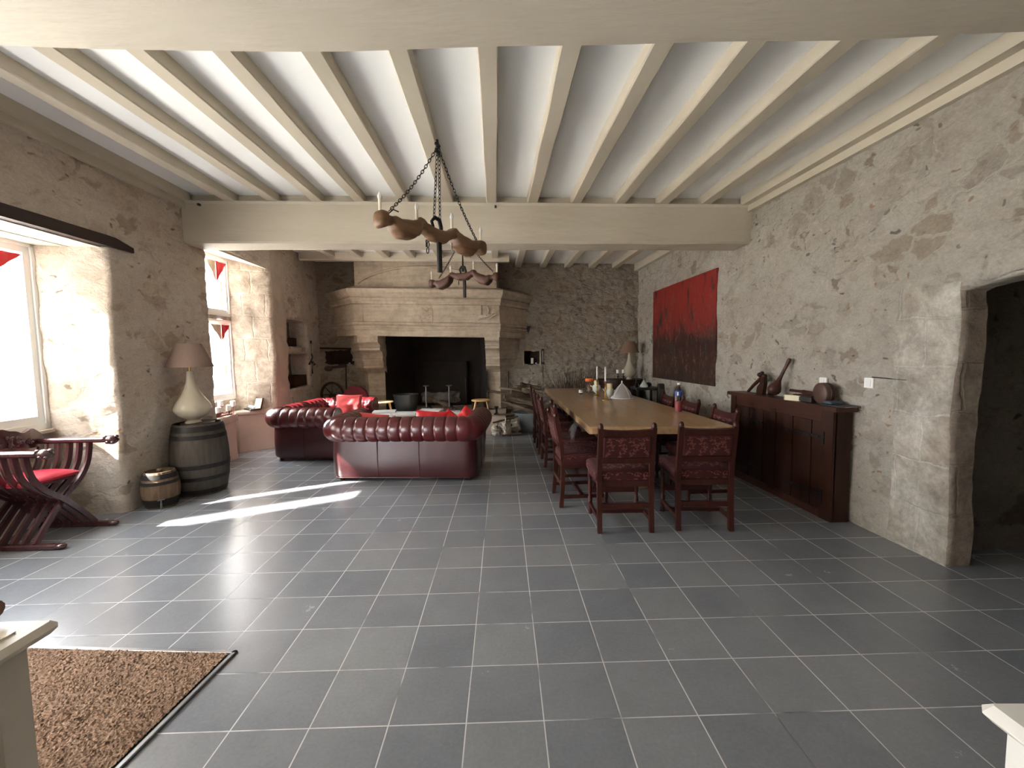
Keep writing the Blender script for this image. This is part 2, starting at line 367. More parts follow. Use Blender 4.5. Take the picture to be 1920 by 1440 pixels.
# floor tiles (pattern lives in the floor's own coordinates)
def floor_mat():
    m, t, b = nt('slate_grey_tiles')
    tc = nd(t, 'ShaderNodeTexCoord'); sp = nd(t, 'ShaderNodeSeparateXYZ'); t.links.new(tc.outputs['Object'], sp.inputs[0])
    T = .31716; ya = -.0212; c, s = math.cos(ya)/T, math.sin(ya)/T
    X, Y = sp.outputs[0], sp.outputs[1]
    wn = noise_n(t, tc.outputs['Object'], 1.1, 2, .5)
    wob = mth(t, 'MULTIPLY', mth(t, 'SUBTRACT', wn.outputs['Fac'], .5), .03)
    u = mth(t, 'ADD', mth(t, 'ADD', mth(t, 'SUBTRACT', mth(t, 'MULTIPLY', X, c), mth(t, 'MULTIPLY', Y, s)), .543+100), wob)
    v = mth(t, 'SUBTRACT', 100+10.1607, mth(t, 'ADD', mth(t, 'MULTIPLY', X, s), mth(t, 'MULTIPLY', Y, c)))
    fu, fv = mth(t, 'FRACT', u), mth(t, 'FRACT', v)
    du = mth(t, 'MINIMUM', fu, mth(t, 'SUBTRACT', 1, fu)); dv = mth(t, 'MINIMUM', fv, mth(t, 'SUBTRACT', 1, fv))
    d = mth(t, 'MINIMUM', du, dv)
    g = nd(t, 'ShaderNodeMapRange'); g.inputs['From Min'].default_value = .0095; g.inputs['From Max'].default_value = .005; t.links.new(d, g.inputs['Value'])
    cb = nd(t, 'ShaderNodeCombineXYZ'); t.links.new(mth(t, 'FLOOR', u), cb.inputs[0]); t.links.new(mth(t, 'FLOOR', v), cb.inputs[1])
    wh = nd(t, 'ShaderNodeTexWhiteNoise', noise_dimensions='2D'); t.links.new(cb.outputs[0], wh.inputs['Vector'])
    n = noise_n(t, tc.outputs['Object'], 3.5, 6, .7); nf = noise_n(t, tc.outputs['Object'], 60, 4, .7)
    tile = ramp(t, wh.outputs['Value'], [(0,(.165,.178,.196)),(.5,(.19,.20,.215)),(1,(.22,.23,.24))])
    tile = mixc(t, .3, tile, ramp(t, n.outputs['Fac'], [(.3,(.36,.36,.36)),(.7,(.64,.64,.65))]), 'OVERLAY')
    tile = mixc(t, .35, tile, ramp(t, nf.outputs['Fac'], [(.3,(.38,.38,.38)),(.7,(.62,.62,.62))]), 'OVERLAY')
    ng = noise_n(t, tc.outputs['Object'], 2.3, 3, .6)
    gro = ramp(t, ng.outputs['Fac'], [(.36,(.08,.075,.07)),(.46,(.50,.49,.48)),(.7,(.62,.61,.59))])
    t.links.new(mixc(t, g.outputs[0], tile, gro), b.inputs['Base Color'])
    rr = mth(t, 'ADD', mth(t, 'MULTIPLY', n.outputs['Fac'], .05), .24)
    t.links.new(mth(t, 'ADD', rr, mth(t, 'MULTIPLY', g.outputs[0], .4)), b.inputs['Roughness'])
    b.inputs['Specular IOR Level'].default_value = .8
    gw = nd(t, 'ShaderNodeMapRange'); gw.inputs['From Min'].default_value = .0; gw.inputs['From Max'].default_value = .02; t.links.new(d, gw.inputs['Value'])
    h = mth(t, 'ADD', gw.outputs[0], mth(t, 'ADD', mth(t, 'MULTIPLY', n.outputs['Fac'], .5), mth(t, 'MULTIPLY', nf.outputs['Fac'], .12)))
    bump(t, b, h, .12, .004)
    return m
M_floor = floor_mat()

# ------------------------------------------------------------------ room shell
XL = lambda y: -3.835 - .0527*(y-5.13)
XR = lambda y: 2.93 - .0454*(y-3.2)
YB = 9.02
ZC = lambda x, y: 3.345 - .0215*x + .006*(y-5.13)     # plaster underside
def roughdisp(amp=.018, f=2.2, amp2=.010):
    def d(p):
        a = noise.noise_vector(p*f)*amp + noise.noise_vector(p*f*3.7)*amp2 + noise.noise_vector(p*f*9)*amp2*.5
        return a
    return d
def flat(bm, a, b, c, d, mi=0, cell=.07):
    a, b, c, d = map(Vector, (a, b, c, d))
    nu = max(1, int(max((b-a).length, (c-d).length)/cell)); nv = max(1, int(max((d-a).length, (c-b).length)/cell))
    bm.grid(lambda u, v: tuple((a*(1-u)+b*u)*(1-v) + (d*(1-u)+c*u)*v), nu, nv, mi)

# left wall: one lattice so that every edge meets its neighbour
def brk(vals, cell, coarse=None):
    vals = sorted(set(vals)); out = [vals[0]]
    for p, q in zip(vals[:-1], vals[1:]):
        c = coarse if (coarse and q <= 1.71) else cell
        n = max(1, int(math.ceil((q-p)/c)))
        out += [p+(q-p)*k/n for k in range(1, n+1)]
    return out
def flat2(bm, a, b, c, d, us, vs, mi=0):
    a, b, c, d = map(Vector, (a, b, c, d)); P = []; nu = len(us)-1
    for v in vs:
        for u in us: P.append(tuple((a*(1-u)+b*u)*(1-v)+(d*(1-u)+c*u)*v))
    F = [(j*(nu+1)+i, j*(nu+1)+i+1, (j+1)*(nu+1)+i+1, (j+1)*(nu+1)+i) for j in range(len(vs)-1) for i in range(nu)]
    bm.add(P, F, mi, True)
def sub(lst, a, b):
    l = [q for q in lst if a-1e-6 <= q <= b+1e-6]; return [(q-a)/(b-a) for q in l]
def lattice(bm, fn, us, vs, holes, mats=()):
    nu = len(us)-1; P = [fn(u, v) for v in vs for u in us]; G = {}
    for j in range(len(vs)-1):
        for i in range(nu):
            cu, cv = (us[i]+us[i+1])/2, (vs[j]+vs[j+1])/2
            if any(h(cu, cv) if callable(h) else (h[0] < cu < h[1] and h[2] < cv < h[3]) for h in holes): continue
            mi = 0
            for (u0,u1,v0,v1,m_) in mats:
                if u0 < cu < u1 and v0 < cv < v1: mi = m_
            G.setdefault(mi, []).append((j*(nu+1)+i, j*(nu+1)+i+1, (j+1)*(nu+1)+i+1, (j+1)*(nu+1)+i))
    for mi, F in G.items(): bm.add(P, F, mi, True)
def U(n): return [k/n for k in range(n+1)]
W = MB()
def L(y, z, off=0): return (XL(y)-off, y, z)
H = 3.6
ys = brk([-3.2,-1.3,1.0,1.7,4.09,5.49,7.12,7.58,8.42,YB+.12], .055, .3)
zs = brk([0,.92,1.56,1.67,2.17,2.3,2.60,2.95,H], .055)
lattice(W, lambda y, z: L(y, z), ys, zs, [(-1.3,1.0,0,2.3),(1.7,4.09,0,2.60),(5.49,7.12,0,2.95),(7.58,8.42,.92,1.56),(7.58,8.42,1.67,2.17)], [(7.12,7.58,0,H,1)])
O1 = O2 = .56
za = sub(zs, 0, 2.60); zb_ = sub(zs, 0, 2.95)
flat2(W, L(4.09,0), L(3.95,0,O1), L(3.95,2.60,O1), L(4.09,2.60), U(10), za)
flat2(W, L(1.7,0), L(2.0,0,O1), L(2.0,2.60,O1), L(1.7,2.60), U(5), za)
flat2(W, L(2.0,0,O1), L(3.95,0,O1), L(3.95,.84,O1), L(2.0,.84,O1), U(32), U(14))
flat2(W, L(2.0,.84,O1), L(3.95,.84,O1), L(3.95,.84,O1+.3), L(2.0,.84,O1+.3), U(32), U(4))
flat2(W, L(5.49,0), L(5.72,0,O2), L(5.72,3.1,O2), L(5.49,2.95), U(10), zb_)
flat2(W, L(7.12,0), L(6.84,0,O2), L(6.84,3.1,O2), L(7.12,2.95), U(11), zb_, 2)
flat2(W, L(5.72,0,O2), L(6.84,0,O2), L(6.84,.84,O2), L(5.72,.84,O2), U(18), U(14))
flat2(W, L(5.70,2.07,O2-.01), L(6.86,2.07,O2-.01), L(6.86,2.15,O2-.01), L(5.70,2.15,O2-.01), U(18), U(2))
for z0, z1 in ((.92,1.56),(1.67,2.17)):
    ya, yb, dd = 7.58, 8.42, .34; zz = sub(zs, z0, z1); yy = sub(ys, ya, yb)
    flat2(W, L(ya,z0), L(ya,z0,dd), L(ya,z1,dd), L(ya,z1), U(6), zz, 0); flat2(W, L(yb,z0), L(yb,z0,dd), L(yb,z1,dd), L(yb,z1), U(6), zz, 0)
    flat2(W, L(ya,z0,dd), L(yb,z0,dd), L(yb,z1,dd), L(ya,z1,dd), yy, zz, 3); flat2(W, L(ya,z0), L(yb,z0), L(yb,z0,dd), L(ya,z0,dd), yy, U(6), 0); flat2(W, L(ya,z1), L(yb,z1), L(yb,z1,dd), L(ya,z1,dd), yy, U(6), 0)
struct(W.build('wall_left', [M_lw, M_seat, M_ash_l, M_dark], merge=True, disp=roughdisp(.022, 2.2, .018)))
# outer masonry beside the window openings
W = MB()
for (y0, y1, z0, z1) in ((1.1,2.0,0,3.6),(3.99,5.68,0,3.6),(7.02,9.3,0,3.6),(2.0,3.99,2.58,3.6),(5.68,7.02,3.06,3.6),(2.0,3.99,0,.80),(5.68,7.02,0,.80)):
    W.box((XL(y0)-O1-.32, y0, z0), (XL(y1)-O1-.09, y1, z1))
struct(W.build('wall_left_outer', M_lw))
# niche 1 soffit boards
W = MB(); W.prism([(XL(1.7)-.05,1.7),(XL(4.12)-.05,4.12),(XL(3.98)-O1,3.98),(XL(2)-O1,2.0)], 2.545, 2.575)
W.box((XL(3)-.36,1.95,2.538),(XL(3)-.352,4.02,2.547))
struct(W.build('trim_3', M_beam))
W = MB(); W.prism([(XL(5.4)-.03,5.45),(XL(7.2)-.03,7.17),(XL(6.9)-O2,6.9),(XL(5.7)-O2,5.66)], 0, .03)
for k, v in enumerate(W.v):
    t_ = (XL(v.y)-.03 - v.x)/.5; v.z += 2.93 + .13*min(1, t_)
struct(W.build('trim_4', M_beam))

# right wall
W = MB()
def Rr(y, z, off=0): return (XR(y)+off, y, z)
dy0, dy1 = 1.25, 2.83
arch = lambda y: 1.86 + .08*math.sin(PI*min(1,max(0,(dy1-y)/(dy1-dy0))))**.8
yr_ = brk([2.83,3.25,YB+.12], .055); zr_ = brk([0,1.86,H], .055)
lattice(W, lambda y, z: Rr(y, z), yr_, zr_, [], [(2.83,3.25,0,1.9,1)])
na = 28; zt_ = sub(zr_, 1.86, H)
for i in range(na):
    ya = dy1-(dy1-dy0)*i/na; yb = dy1-(dy1-dy0)*(i+1)/na
    flat2(W, Rr(ya,arch(ya)), Rr(yb,arch(yb)), Rr(yb,H), Rr(ya,H), [0,1], zt_)
    flat2(W, Rr(ya,arch(ya)), Rr(yb,arch(yb)), Rr(yb,arch(yb),.17), Rr(ya,arch(ya),.17), [0,1], U(3))
lattice(W, lambda y, z: Rr(y, z), brk([-3.2,1.25],.3), zr_, [])
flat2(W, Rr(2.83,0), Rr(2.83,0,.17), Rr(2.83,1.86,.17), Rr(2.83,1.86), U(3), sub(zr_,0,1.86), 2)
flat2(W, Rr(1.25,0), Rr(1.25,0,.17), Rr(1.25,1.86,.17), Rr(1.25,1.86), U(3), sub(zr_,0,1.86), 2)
struct(W.build('wall_right', [M_rw, M_ash_r, M_jamb], merge=True, disp=roughdisp(.018, 2.0, .010)))
W = MB(); W.box((3.2,3.45,0),(3.4,9.4,3.6)); W.box((3.06,-3.2,2.6),(5.6,3.4,2.8)); W.box((5.5,.7,0),(5.7,3.6,2.8)); W.box((3.2,3.45,0),(5.7,3.6,2.8)); W.box((3.2,.6,0),(5.7,.8,2.8))
W.box((3.2,-3.3,0),(3.4,1.2,3.6)); struct(W.build('wall_right_outer', M_rw))
# passage behind the doorway
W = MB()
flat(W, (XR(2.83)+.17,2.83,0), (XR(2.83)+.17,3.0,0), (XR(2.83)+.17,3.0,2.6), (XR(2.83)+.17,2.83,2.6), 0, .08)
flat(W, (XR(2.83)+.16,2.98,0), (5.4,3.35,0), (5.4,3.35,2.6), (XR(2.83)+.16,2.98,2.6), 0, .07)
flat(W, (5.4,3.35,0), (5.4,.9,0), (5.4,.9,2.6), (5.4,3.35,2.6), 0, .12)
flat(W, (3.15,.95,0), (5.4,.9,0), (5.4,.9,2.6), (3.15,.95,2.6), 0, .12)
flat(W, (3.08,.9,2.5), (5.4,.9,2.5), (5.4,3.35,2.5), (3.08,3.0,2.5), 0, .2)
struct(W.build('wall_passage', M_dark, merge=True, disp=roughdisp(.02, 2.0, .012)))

# back wall with niches and the chimney opening
W = MB()
XBL, XBR = XL(YB), XR(YB)
nl = (-3.93,-3.33,1.31,1.62); nr = (.26,.59,1.26,1.545); op = (-2.62,-.46,0,2.0)
xs = brk([XBL-.12,nl[0],nl[1],op[0],op[1],nr[0],nr[1],XBR+.12], .03); zs2 = brk([0,nl[2],nl[3],nr[2],nr[3],op[3],H], .03)
lattice(W, lambda x, z: (x,YB,z), xs, zs2, [nl, nr, op])
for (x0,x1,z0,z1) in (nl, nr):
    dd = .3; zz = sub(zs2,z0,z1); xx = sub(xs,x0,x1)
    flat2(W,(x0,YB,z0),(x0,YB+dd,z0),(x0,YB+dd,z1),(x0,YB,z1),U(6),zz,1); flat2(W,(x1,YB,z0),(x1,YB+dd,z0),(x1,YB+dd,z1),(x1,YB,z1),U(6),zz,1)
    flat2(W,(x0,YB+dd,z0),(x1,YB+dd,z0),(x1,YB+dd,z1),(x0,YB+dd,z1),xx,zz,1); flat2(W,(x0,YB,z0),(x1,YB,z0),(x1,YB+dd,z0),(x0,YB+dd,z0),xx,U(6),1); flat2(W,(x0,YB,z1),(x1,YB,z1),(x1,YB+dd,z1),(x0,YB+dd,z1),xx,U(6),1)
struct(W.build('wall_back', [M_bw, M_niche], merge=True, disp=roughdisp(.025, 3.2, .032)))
W = MB(); W.box((-5.2,9.9,-.1),(3.6,10.1,3.6)); W.box((-5.2,9.2,-.1),(-4.7,10,3.6)); W.box((3.2,9.2,-.1),(3.6,10,3.6)); struct(W.build('wall_back_outer', M_bw))
# rear wall (behind the camera) with its tall window openings
W = MB(); yr = -3.0
segs = [(-4.2,3.5)]
for a, b in segs: W.box((a,yr-.3,0),(b,yr,H))
struct(W.build('wall_rear', M_lw))

# floor + ceiling
W = MB(); W.add([(-4.9,-3.3,0),(5.6,-3.3,0),(5.6,9.9,0),(-4.9,9.9,0),(-4.9,-3.3,-.12),(5.6,-3.3,-.12),(5.6,9.9,-.12),(-4.9,9.9,-.12)], [(0,1,2,3),(7,6,5,4),(0,4,5,1),(1,5,6,2),(2,6,7,3),(3,7,4,0)], 0, False)
struct(W.build('floor', M_floor))
W = MB()
P = [(-4.9,-3.4),(3.5,-3.4),(3.5,10.0),(-4.9,10.0)]
W.loft([[(x,y,ZC(x,y)) for x,y in P],[(x,y,ZC(x,y)+.15) for x,y in P]], 0, False)
struct(W.build('ceiling', M_plaster))
# edge trims under the ceiling along both side walls
def wobx(bm, x0, x1, y0f, y1f, z0f, z1f, seg, amp, seed=0):
    """a hewn beam running along x"""
    rings = []
    for i in range(seg+1):
        x = x0+(x1-x0)*i/seg
        w = lambda k: noise.noise(Vector((x*1.3+seed, k*7.1, seed)))*amp
        y0, y1, z0, z1 = y0f(x), y1f(x), z0f(x), z1f(x); b = .025
        rings.append([(x,y0+b+w(1),z0+w(2)),(x,y1-b+w(3),z0+w(2.5)),(x,y1+w(4),z0+b+w(5)),(x,y1+w(4),z1),(x,y0+w(6),z1),(x,y0+w(6),z0+b+w(7))])
    bm.loft(rings, 0, False)
W = MB()
for (xa, ya, yb, z0, z1) in ((.0,1.95,5.14,-.17,.03),(.035,1.95,5.14,-.10,.03)):
    W.loft([[(XL(y)-.03,y,ZC(-3.8,y)+z0),(XL(y)+.05+xa*1.6,y,ZC(-3.8,y)+z0),(XL(y)+.05+xa*1.6,y,ZC(-3.8,y)+z1),(XL(y)-.03,y,ZC(-3.8,y)+z1)] for y in (ya,yb)],0,False)
struct(W.build('trim_1', M_beam))
W = MB()
for (xa, ya, yb, z0, z1) in ((.0,1.95,5.14,-.17,.03),(.05,1.95,5.14,-.10,.03),(.02,5.4,9.03,-.14,.03)):
    W.loft([[(XR(y)+.03,y,ZC(2.9,y)+z0),(XR(y)-.05-xa*1.6,y,ZC(2.9,y)+z0),(XR(y)-.05-xa*1.6,y,ZC(2.9,y)+z1),(XR(y)+.03,y,ZC(2.9,y)+z1)] for y in (ya,yb)],0,False)
struct(W.build('trim_2', M_beam))

# cross beams
def cross(name, label, y0, y1, x0, x1, zb, zt, amp, seed):
    t = thing(name, label, 'beam', (0,0,0))
    W = MB(); wobx(W, x0, x1, lambda x: y0, lambda x: y1, lambda x: zb(x), lambda x: zt(x), 90, amp, seed)
    W.build('beam_body', M_beamx, t); return t
zb2 = lambda x: 2.80 - .0157*(x+.5)
t = cross('ceiling_beam', 'massive cream painted beam crossing the room in front of the fireplace', 5.13, 5.5, -3.88, 2.90, zb2, lambda x: ZC(x,5.13)-.125, .012, 3)
W = MB(); wobx(W, -3.86, 2.88, lambda x: 5.105, lambda x: 5.54, lambda x: ZC(x,5.13)-.125, lambda x: ZC(x,5.13)-.092, 40, .003, 9)
for x in (-3.62,-.16):
    W.box((x-.012,5.10,ZC(x,5.13)-.150),(x+.012,5.135,ZC(x,5.13)-.128),1)
W.build('top_board', [M_beamx, M_black], t)
W = MB(); W.box((-3.88,5.16,ZC(0,5.13)-.02),(2.9,5.20,ZC(0,5.13)-.02)); 
W = MB()
wobx(W, -3.86, 2.88, lambda x: 5.20, lambda x: 5.24, lambda x: ZC(x,5.13)-.093, lambda x: ZC(x,5.13)+.02, 20, .002, 5)
W.build('infill_board', M_beamx, t)
zn = lambda x: 2.826 + .0065*x*x + .007*math.sin(x*2.3+.6)
cross('ceiling_beam', 'broad hewn cream beam overhead along the top edge of the view', 1.42, 1.98, -3.8, 3.2, zn, lambda x: ZC(x,2)-.02, .010, 12)

# joists
jx = [-3.20,-2.70,-2.18,-1.69,-1.165,-.66,-.145,.335,.843,1.355,1.857,2.353]
ordn = ['first','second','third','fourth','fifth','sixth','seventh','eighth','ninth','tenth','eleventh','last']
def joist(xr, ya, yb, label, group, w=.122, seed=0):
    W = MB(); rings = []; n = 26
    for i in range(n+1):
        y = ya+(yb-ya)*i/n; sh = -.037*(y-5.13)
        q = lambda k: noise.noise(Vector((k*3.1+seed*5.7, y*1.7, seed)))*.007
        x1 = xr+sh; x0 = x1-w
        zb = ZC(x1,y)-.095
        rings.append([(x0+q(1),y,zb+.008+q(3)),(x0+.008+q(1),y,zb+q(3)),(x1-.008+q(2),y,zb+q(4)),(x1+q(2),y,zb+.008+q(4)),(x1+q(2),y,zb+.12),(x0+q(1),y,zb+.12)])
    W.loft(rings, 0, False)
    return tag(W.build('ceiling_joist', M_beam), label, 'joist', group)
for i, x in enumerate(jx):
    joist(x, 1.9, 5.22, f'cream ceiling joist between the two cross beams, {ordn[i]} from the left wall', 'joists of the near ceiling bay', seed=i)
jx2 = [-3.16,-2.66,-2.14,-1.65,-1.13,-.62,-.11,.37,.88,1.39,1.89,2.38]
for i, x in enumerate(jx2):
    ye = 8.14 if -3.3 < x < -.05 else 9.0
    joist(x, 5.45, ye, f'cream ceiling joist beyond the cross beam, {ordn[i]} from the left wall', 'joists of the far ceiling bay', .125, seed=i+20)
W = MB(); wobx(W, -3.95, -.02, lambda x: 8.12, lambda x: 8.22, lambda x: ZC(x,8.2)-.15, lambda x: ZC(x,8.2)+.02, 30, .005, 7)
tag(W.build('trimmer_beam', M_beamx), 'cream trimmer beam against the chimney breast that the joists run into', 'beam')

# dark lintel over window niche 1
W = MB(); rings = []
for i in range(30):
    y = 1.5+(4.36-1.5)*i/29; q = noise.noise(Vector((y*2,3,1)))*.006
    top = 2.655+q - (max(0,(y-4.15))/.21)*.055; bo = 2.565 + q*.5 - .02*(y-3.2)/1.1*0
    rings.append([(XL(y)-.12,y,bo-.01),(XL(y)+.03+q,y,bo-.01),(XL(y)+.03+q,y,top),(XL(y)-.12,y,top)])
W.loft(rings,0,False)
tag(W.build('window_lintel', M_lintel), 'nearly black wooden lintel above the large left window niche', 'lintel')

# ------------------------------------------------------------------ windows
def casement(name, y0, y1, z0, z1, off, fr=.07, mull=None, parent=None, tri=None):
    """frame in the left wall plane"""
    X = lambda y: XL(y)-off
    def bar(bm, ya, yb, za, zb, d0=0, d1=.07):
        bm.loft([[(X(y)-d1,y,za),(X(y)+d0,y,za),(X(y)+d0,y,zb),(X(y)-d1,y,zb)] for y in (ya,yb)],0,False)
    bm = MB()
    for d, f in ((0,fr*.45),(-.018,fr)):
        bar(bm,y0,y1,z0,z0+f*1.3,d); bar(bm,y0,y1,z1-f,z1,d); bar(bm,y0,y0+f,z0,z1,d); bar(bm,y1-f,y1,z0,z1,d)
    if mull:
        for m_ in mull: bar(bm,m_-.045,m_+.045,z0,z1,0)
    o = bm.build(name, M_white, parent)
    g = MB(); g.loft([[(X(y)-.045,y,z0+fr),(X(y)-.041,y,z0+fr),(X(y)-.041,y,z1-fr),(X(y)-.045,y,z1-fr)] for y in (y0+fr,y1-fr)],0,False)
    return o, g
w1, g = casement('window_1', 1.98, 3.97, .86, 2.56, .55, .10, [2.93])
struct(w1); g.build('window_glass', M_pane, w1)
s_ = MB(); s_.prism([(XL(1.98)-.60,1.98),(XL(3.97)-.60,3.97),(XL(3.95)-.50,3.95),(XL(2.0)-.50,2.0)],.835,.862); s_.build('window_sill', M_seat, w1)
w2, g = casement('window_2', 5.68, 6.86, 2.14, 3.02, .53, .075, [6.20]); struct(w2); g.build('window_glass', M_pane, w2)
w3, g = casement('window_3', 5.68, 6.86, .84, 2.08, .53, .075, [6.20]); struct(w3); g.build('window_glass', M_pane, w3)
# tucked-up red and sheer cloth corners on the panes
def pennant(y0, ymid, y1, z0, zt, off, label):
    t = thing('window_cloth', label, 'window cloth', (XL(ymid)-off, ymid, z0))
    def tri(bm, a, b, c):
        n = 10; vs = []; fs = []
        for i in range(n+1):
            for j in range(n+1-i):
                u, v = i/n, j/n
                p = Vector(a)*(1-u-v)+Vector(b)*u+Vector(c)*v
                vs.append((p.x+.006*math.sin(18*p.y*3), p.y, p.z))
        idx = {}; k = 0
        for i in range(n+1):
            for j in range(n+1-i): idx[i,j] = k; k += 1
        for i in range(n):
            for j in range(n-i):
                fs.append((idx[i,j],idx[i+1,j],idx[i,j+1]))
                if i+j < n-1: fs.append((idx[i+1,j],idx[i+1,j+1],idx[i,j+1]))
        bm.add(vs, fs)
    a = MB(); tri(a,(0,y0-ymid,0),(0,ymid-ymid,0),(0,ymid-ymid+.0,-zt)); a.build('sheer_cloth', M_shadecloth, t)
    b = MB(); tri(b,(.004,0,0),(.004,y1-ymid,0),(.004,0.0,-zt)); b.build('red_cloth', M_redf2, t)
M_shadecloth = simple('sheer_beige_cloth', (.55,.45,.33), .8, scale=20)
pennant(6.30, 6.50, 6.74, 2.945, .30, .505, 'beige and red pointed cloth hanging in the upper pane of the far left window')
pennant(6.30, 6.54, 6.74, 2.0, .24, .505, 'beige and red pointed cloth hanging in the lower pane of the far left window')
pennant(3.30, 3.62, 3.80, 2.425, .15, .515, 'red and beige cloth corner hanging in the large left window')
# door opening on the left near the camera, unseen, added to let daylight in
b = MB()
for (y0,y1) in ((-1.3,-1.22),(.92,1.0),(-.19,-.11)): b.box((XL(0)-.25,y0,0),(XL(0)-.15,y1,2.3))
b.box((XL(0)-.25,-1.3,2.22),(XL(0)-.15,1.0,2.3)); d1 = struct(b.build('door_1', M_white))

# ------------------------------------------------------------------ fireplace
fp = thing('fireplace', 'monumental carved limestone fireplace with a black sooty opening', 'fireplace', (0,0,0))
TF = lambda x: -.027*(x+1.6)
plan = [(-3.72,9.04),(-3.02,8.27),(-.22,8.27),(.33,9.04)]      # travel left->right, outward = towards the room
def inset(pl, d): return pl
W = MB()
# chimney breast above the cornice
W.sweep([(-3.05,9.04),(-3.0,8.33),(-.27,8.33),(-.25,9.04)], [(0,2.68),(0,3.42),(-.1,3.42),(-.1,2.68)], 0, TF)
W.build('chimney_breast', M_carved, fp)
W = MB()   # broken relieving arch in relief
pts = []
for i in range(26):
    a = R(152) - R(105)*i/25
    pts.append((-1.75+1.35*math.cos(a), 8.325, 2.62+.56*math.sin(a)+TF(-1.7)))
W.tube(pts, [.03+.012*noise.noise(Vector((i*.9,1,2))) for i in range(26)], 6, flat=.8)
W.box((-2.75,8.305,2.78),(-2.4,8.34,2.86),M=None); W.build('relieving_arch', M_carved, fp)
W = MB(); W.sweep(plan, [(-.02,2.44),(.035,2.46),(.035,2.50),(.07,2.53),(.07,2.56),(.05,2.575),(.09,2.60),(.14,2.66),(.15,2.70),(.15,2.73),(.10,2.745),(-.02,2.79),(-.25,2.79),(-.25,2.44)], 0, TF)
W.build('cornice', M_carved, fp)
W = MB(); W.sweep(plan, [(0,2.10),(0,2.45),(-.2,2.45),(-.2,2.10)], 0, TF)
W.box((-2.86,8.255,2.12),(-2.845,8.275,2.44))
W.build('frieze', M_carved, fp)
W = MB(); W.sweep(plan, [(-.04,1.845),(-.01,1.85),(-.01,1.96),(.01,1.975),(.01,1.99),(.035,2.01),(.035,2.035),(.015,2.05),(.05,2.08),(.05,2.10),(0,2.12),(-.25,2.12),(-.25,1.845)], 0, TF)
W.build('lintel', M_carved, fp)
# weathered coat of arms
W = MB()
cx, cz = -1.66, 2.27
sh = [(-.15,.17),(.02,.19),(.13,.15),(.155,.0),(.15,-.16),(.0,-.17),(-.13,-.16),(-.19,-.17),(-.12,0)]
W.tube([(cx+a,8.266,cz+b) for a,b in sh[:6]], .007, 6)
random.seed(5)
for i in range(26):
    a = cx+random.uniform(-.10,.12); c = cz+random.uniform(-.14,.13)
    W.ball((a,8.268,c),(random.uniform(.010,.028),.008,random.uniform(.008,.018)),8,6)
W.build('coat_of_arms', M_carved, fp)
# corner damage / carved tendril on the right of the frieze
W = MB()
W.tube([(-.42,8.25,2.13),(-.36,8.25,2.20),(-.29,8.24,2.24),(-.24,8.24,2.31)], [.008,.014,.012,.008], 6)
W.tube([(-.62,8.26,2.16),(-.52,8.25,2.20),(-.42,8.25,2.22),(-.33,8.25,2.28)], [.005,.012,.013,.006], 6)
W.tube([(-.58,8.262,2.24),(-.57,8.255,2.36),(-.575,8.26,2.43)], [.012,.02,.012], 6)
W.tube([(-.44,8.262,2.26),(-.42,8.255,2.33),(-.46,8.26,2.41)], [.01,.022,.01], 6)
for i in range(14): W.ball((-.62+.028*i,8.262,2.15+.012*i+random.uniform(-.02,.02)),(.02,.014,.016),8,6)
W.build('carved_tendril', M_carved, fp)
# corbelled jambs
def jamb(xin, xout, sx):
    W = MB()
    tiers = [(1.86,8.29),(1.76,8.29),(1.74,8.31),(1.72,8.36),(1.69,8.40),(1.655,8.41),(1.645,8.38),(1.60,8.38),(1.595,8.41),(1.56,8.50),(1.50,8.56),(1.44,8.57),(1.43,8.55),(1.385,8.55),(1.38,8.60),(1.30,8.63),(1.285,8.61),(1.25,8.61),(1.24,8.66),(1.18,8.76),(1.12,8.83),(.70,8.87),(.68,8.84),(.36,8.84)]
    rings = []
    for z, yf in tiers:
        k = .8*(9.04-yf)
        jit = noise.noise(Vector((z*9,xin,0)))*.012
        r = [(xin+jit*sx,9.6,z),(xin+jit*sx,yf,z),(xout,yf,z),(xout+sx*min(.42,k),9.04,z),(xout+sx*.05,9.06,z)]
        zz = TF(xin) if z > 1.8 else 0
        rings.append([(a,b_,c+zz) for a,b_,c in r])
    W.loft(rings, 0, False)
    return W.build('jamb', M_carved, fp)
jamb(-2.58,-2.98,-1); jamb(-.52,-.24,1)
W = MB()   # firebox shell
xi0, xi1 = -2.60, -.50
W.add([(xi0,8.75,.3),(xi0,8.75,2.2),(-2.25,9.75,2.2),(-2.25,9.75,.3),(xi1,8.75,.3),(xi1,8.75,2.2),(-.72,9.75,2.2),(-.72,9.75,.3),(xi0,8.3,2.02),(xi1,8.3,2.02)],
      [(0,1,2,3),(3,2,6,7),(7,6,5,4)], 0, False)
W.box((-2.9,8.5,2.0),(-.3,9.8,2.15))
W.build('firebox', M_soot, fp)
W = MB(); W.box((-2.0,9.60,.36),(-1.0,9.66,1.35),bev=.02); W.build('fireback', M_soot, fp)
W = MB()
W.grid(lambda u,v: (-2.75+2.62*u, 7.86+1.9*v, .34+.008*noise.noise(Vector((u*14,v*9,0)))), 50, 30)
W.box((-2.75,7.86,0),(-.13,9.0,.335)); W.build('hearth_slab', M_seat, fp)

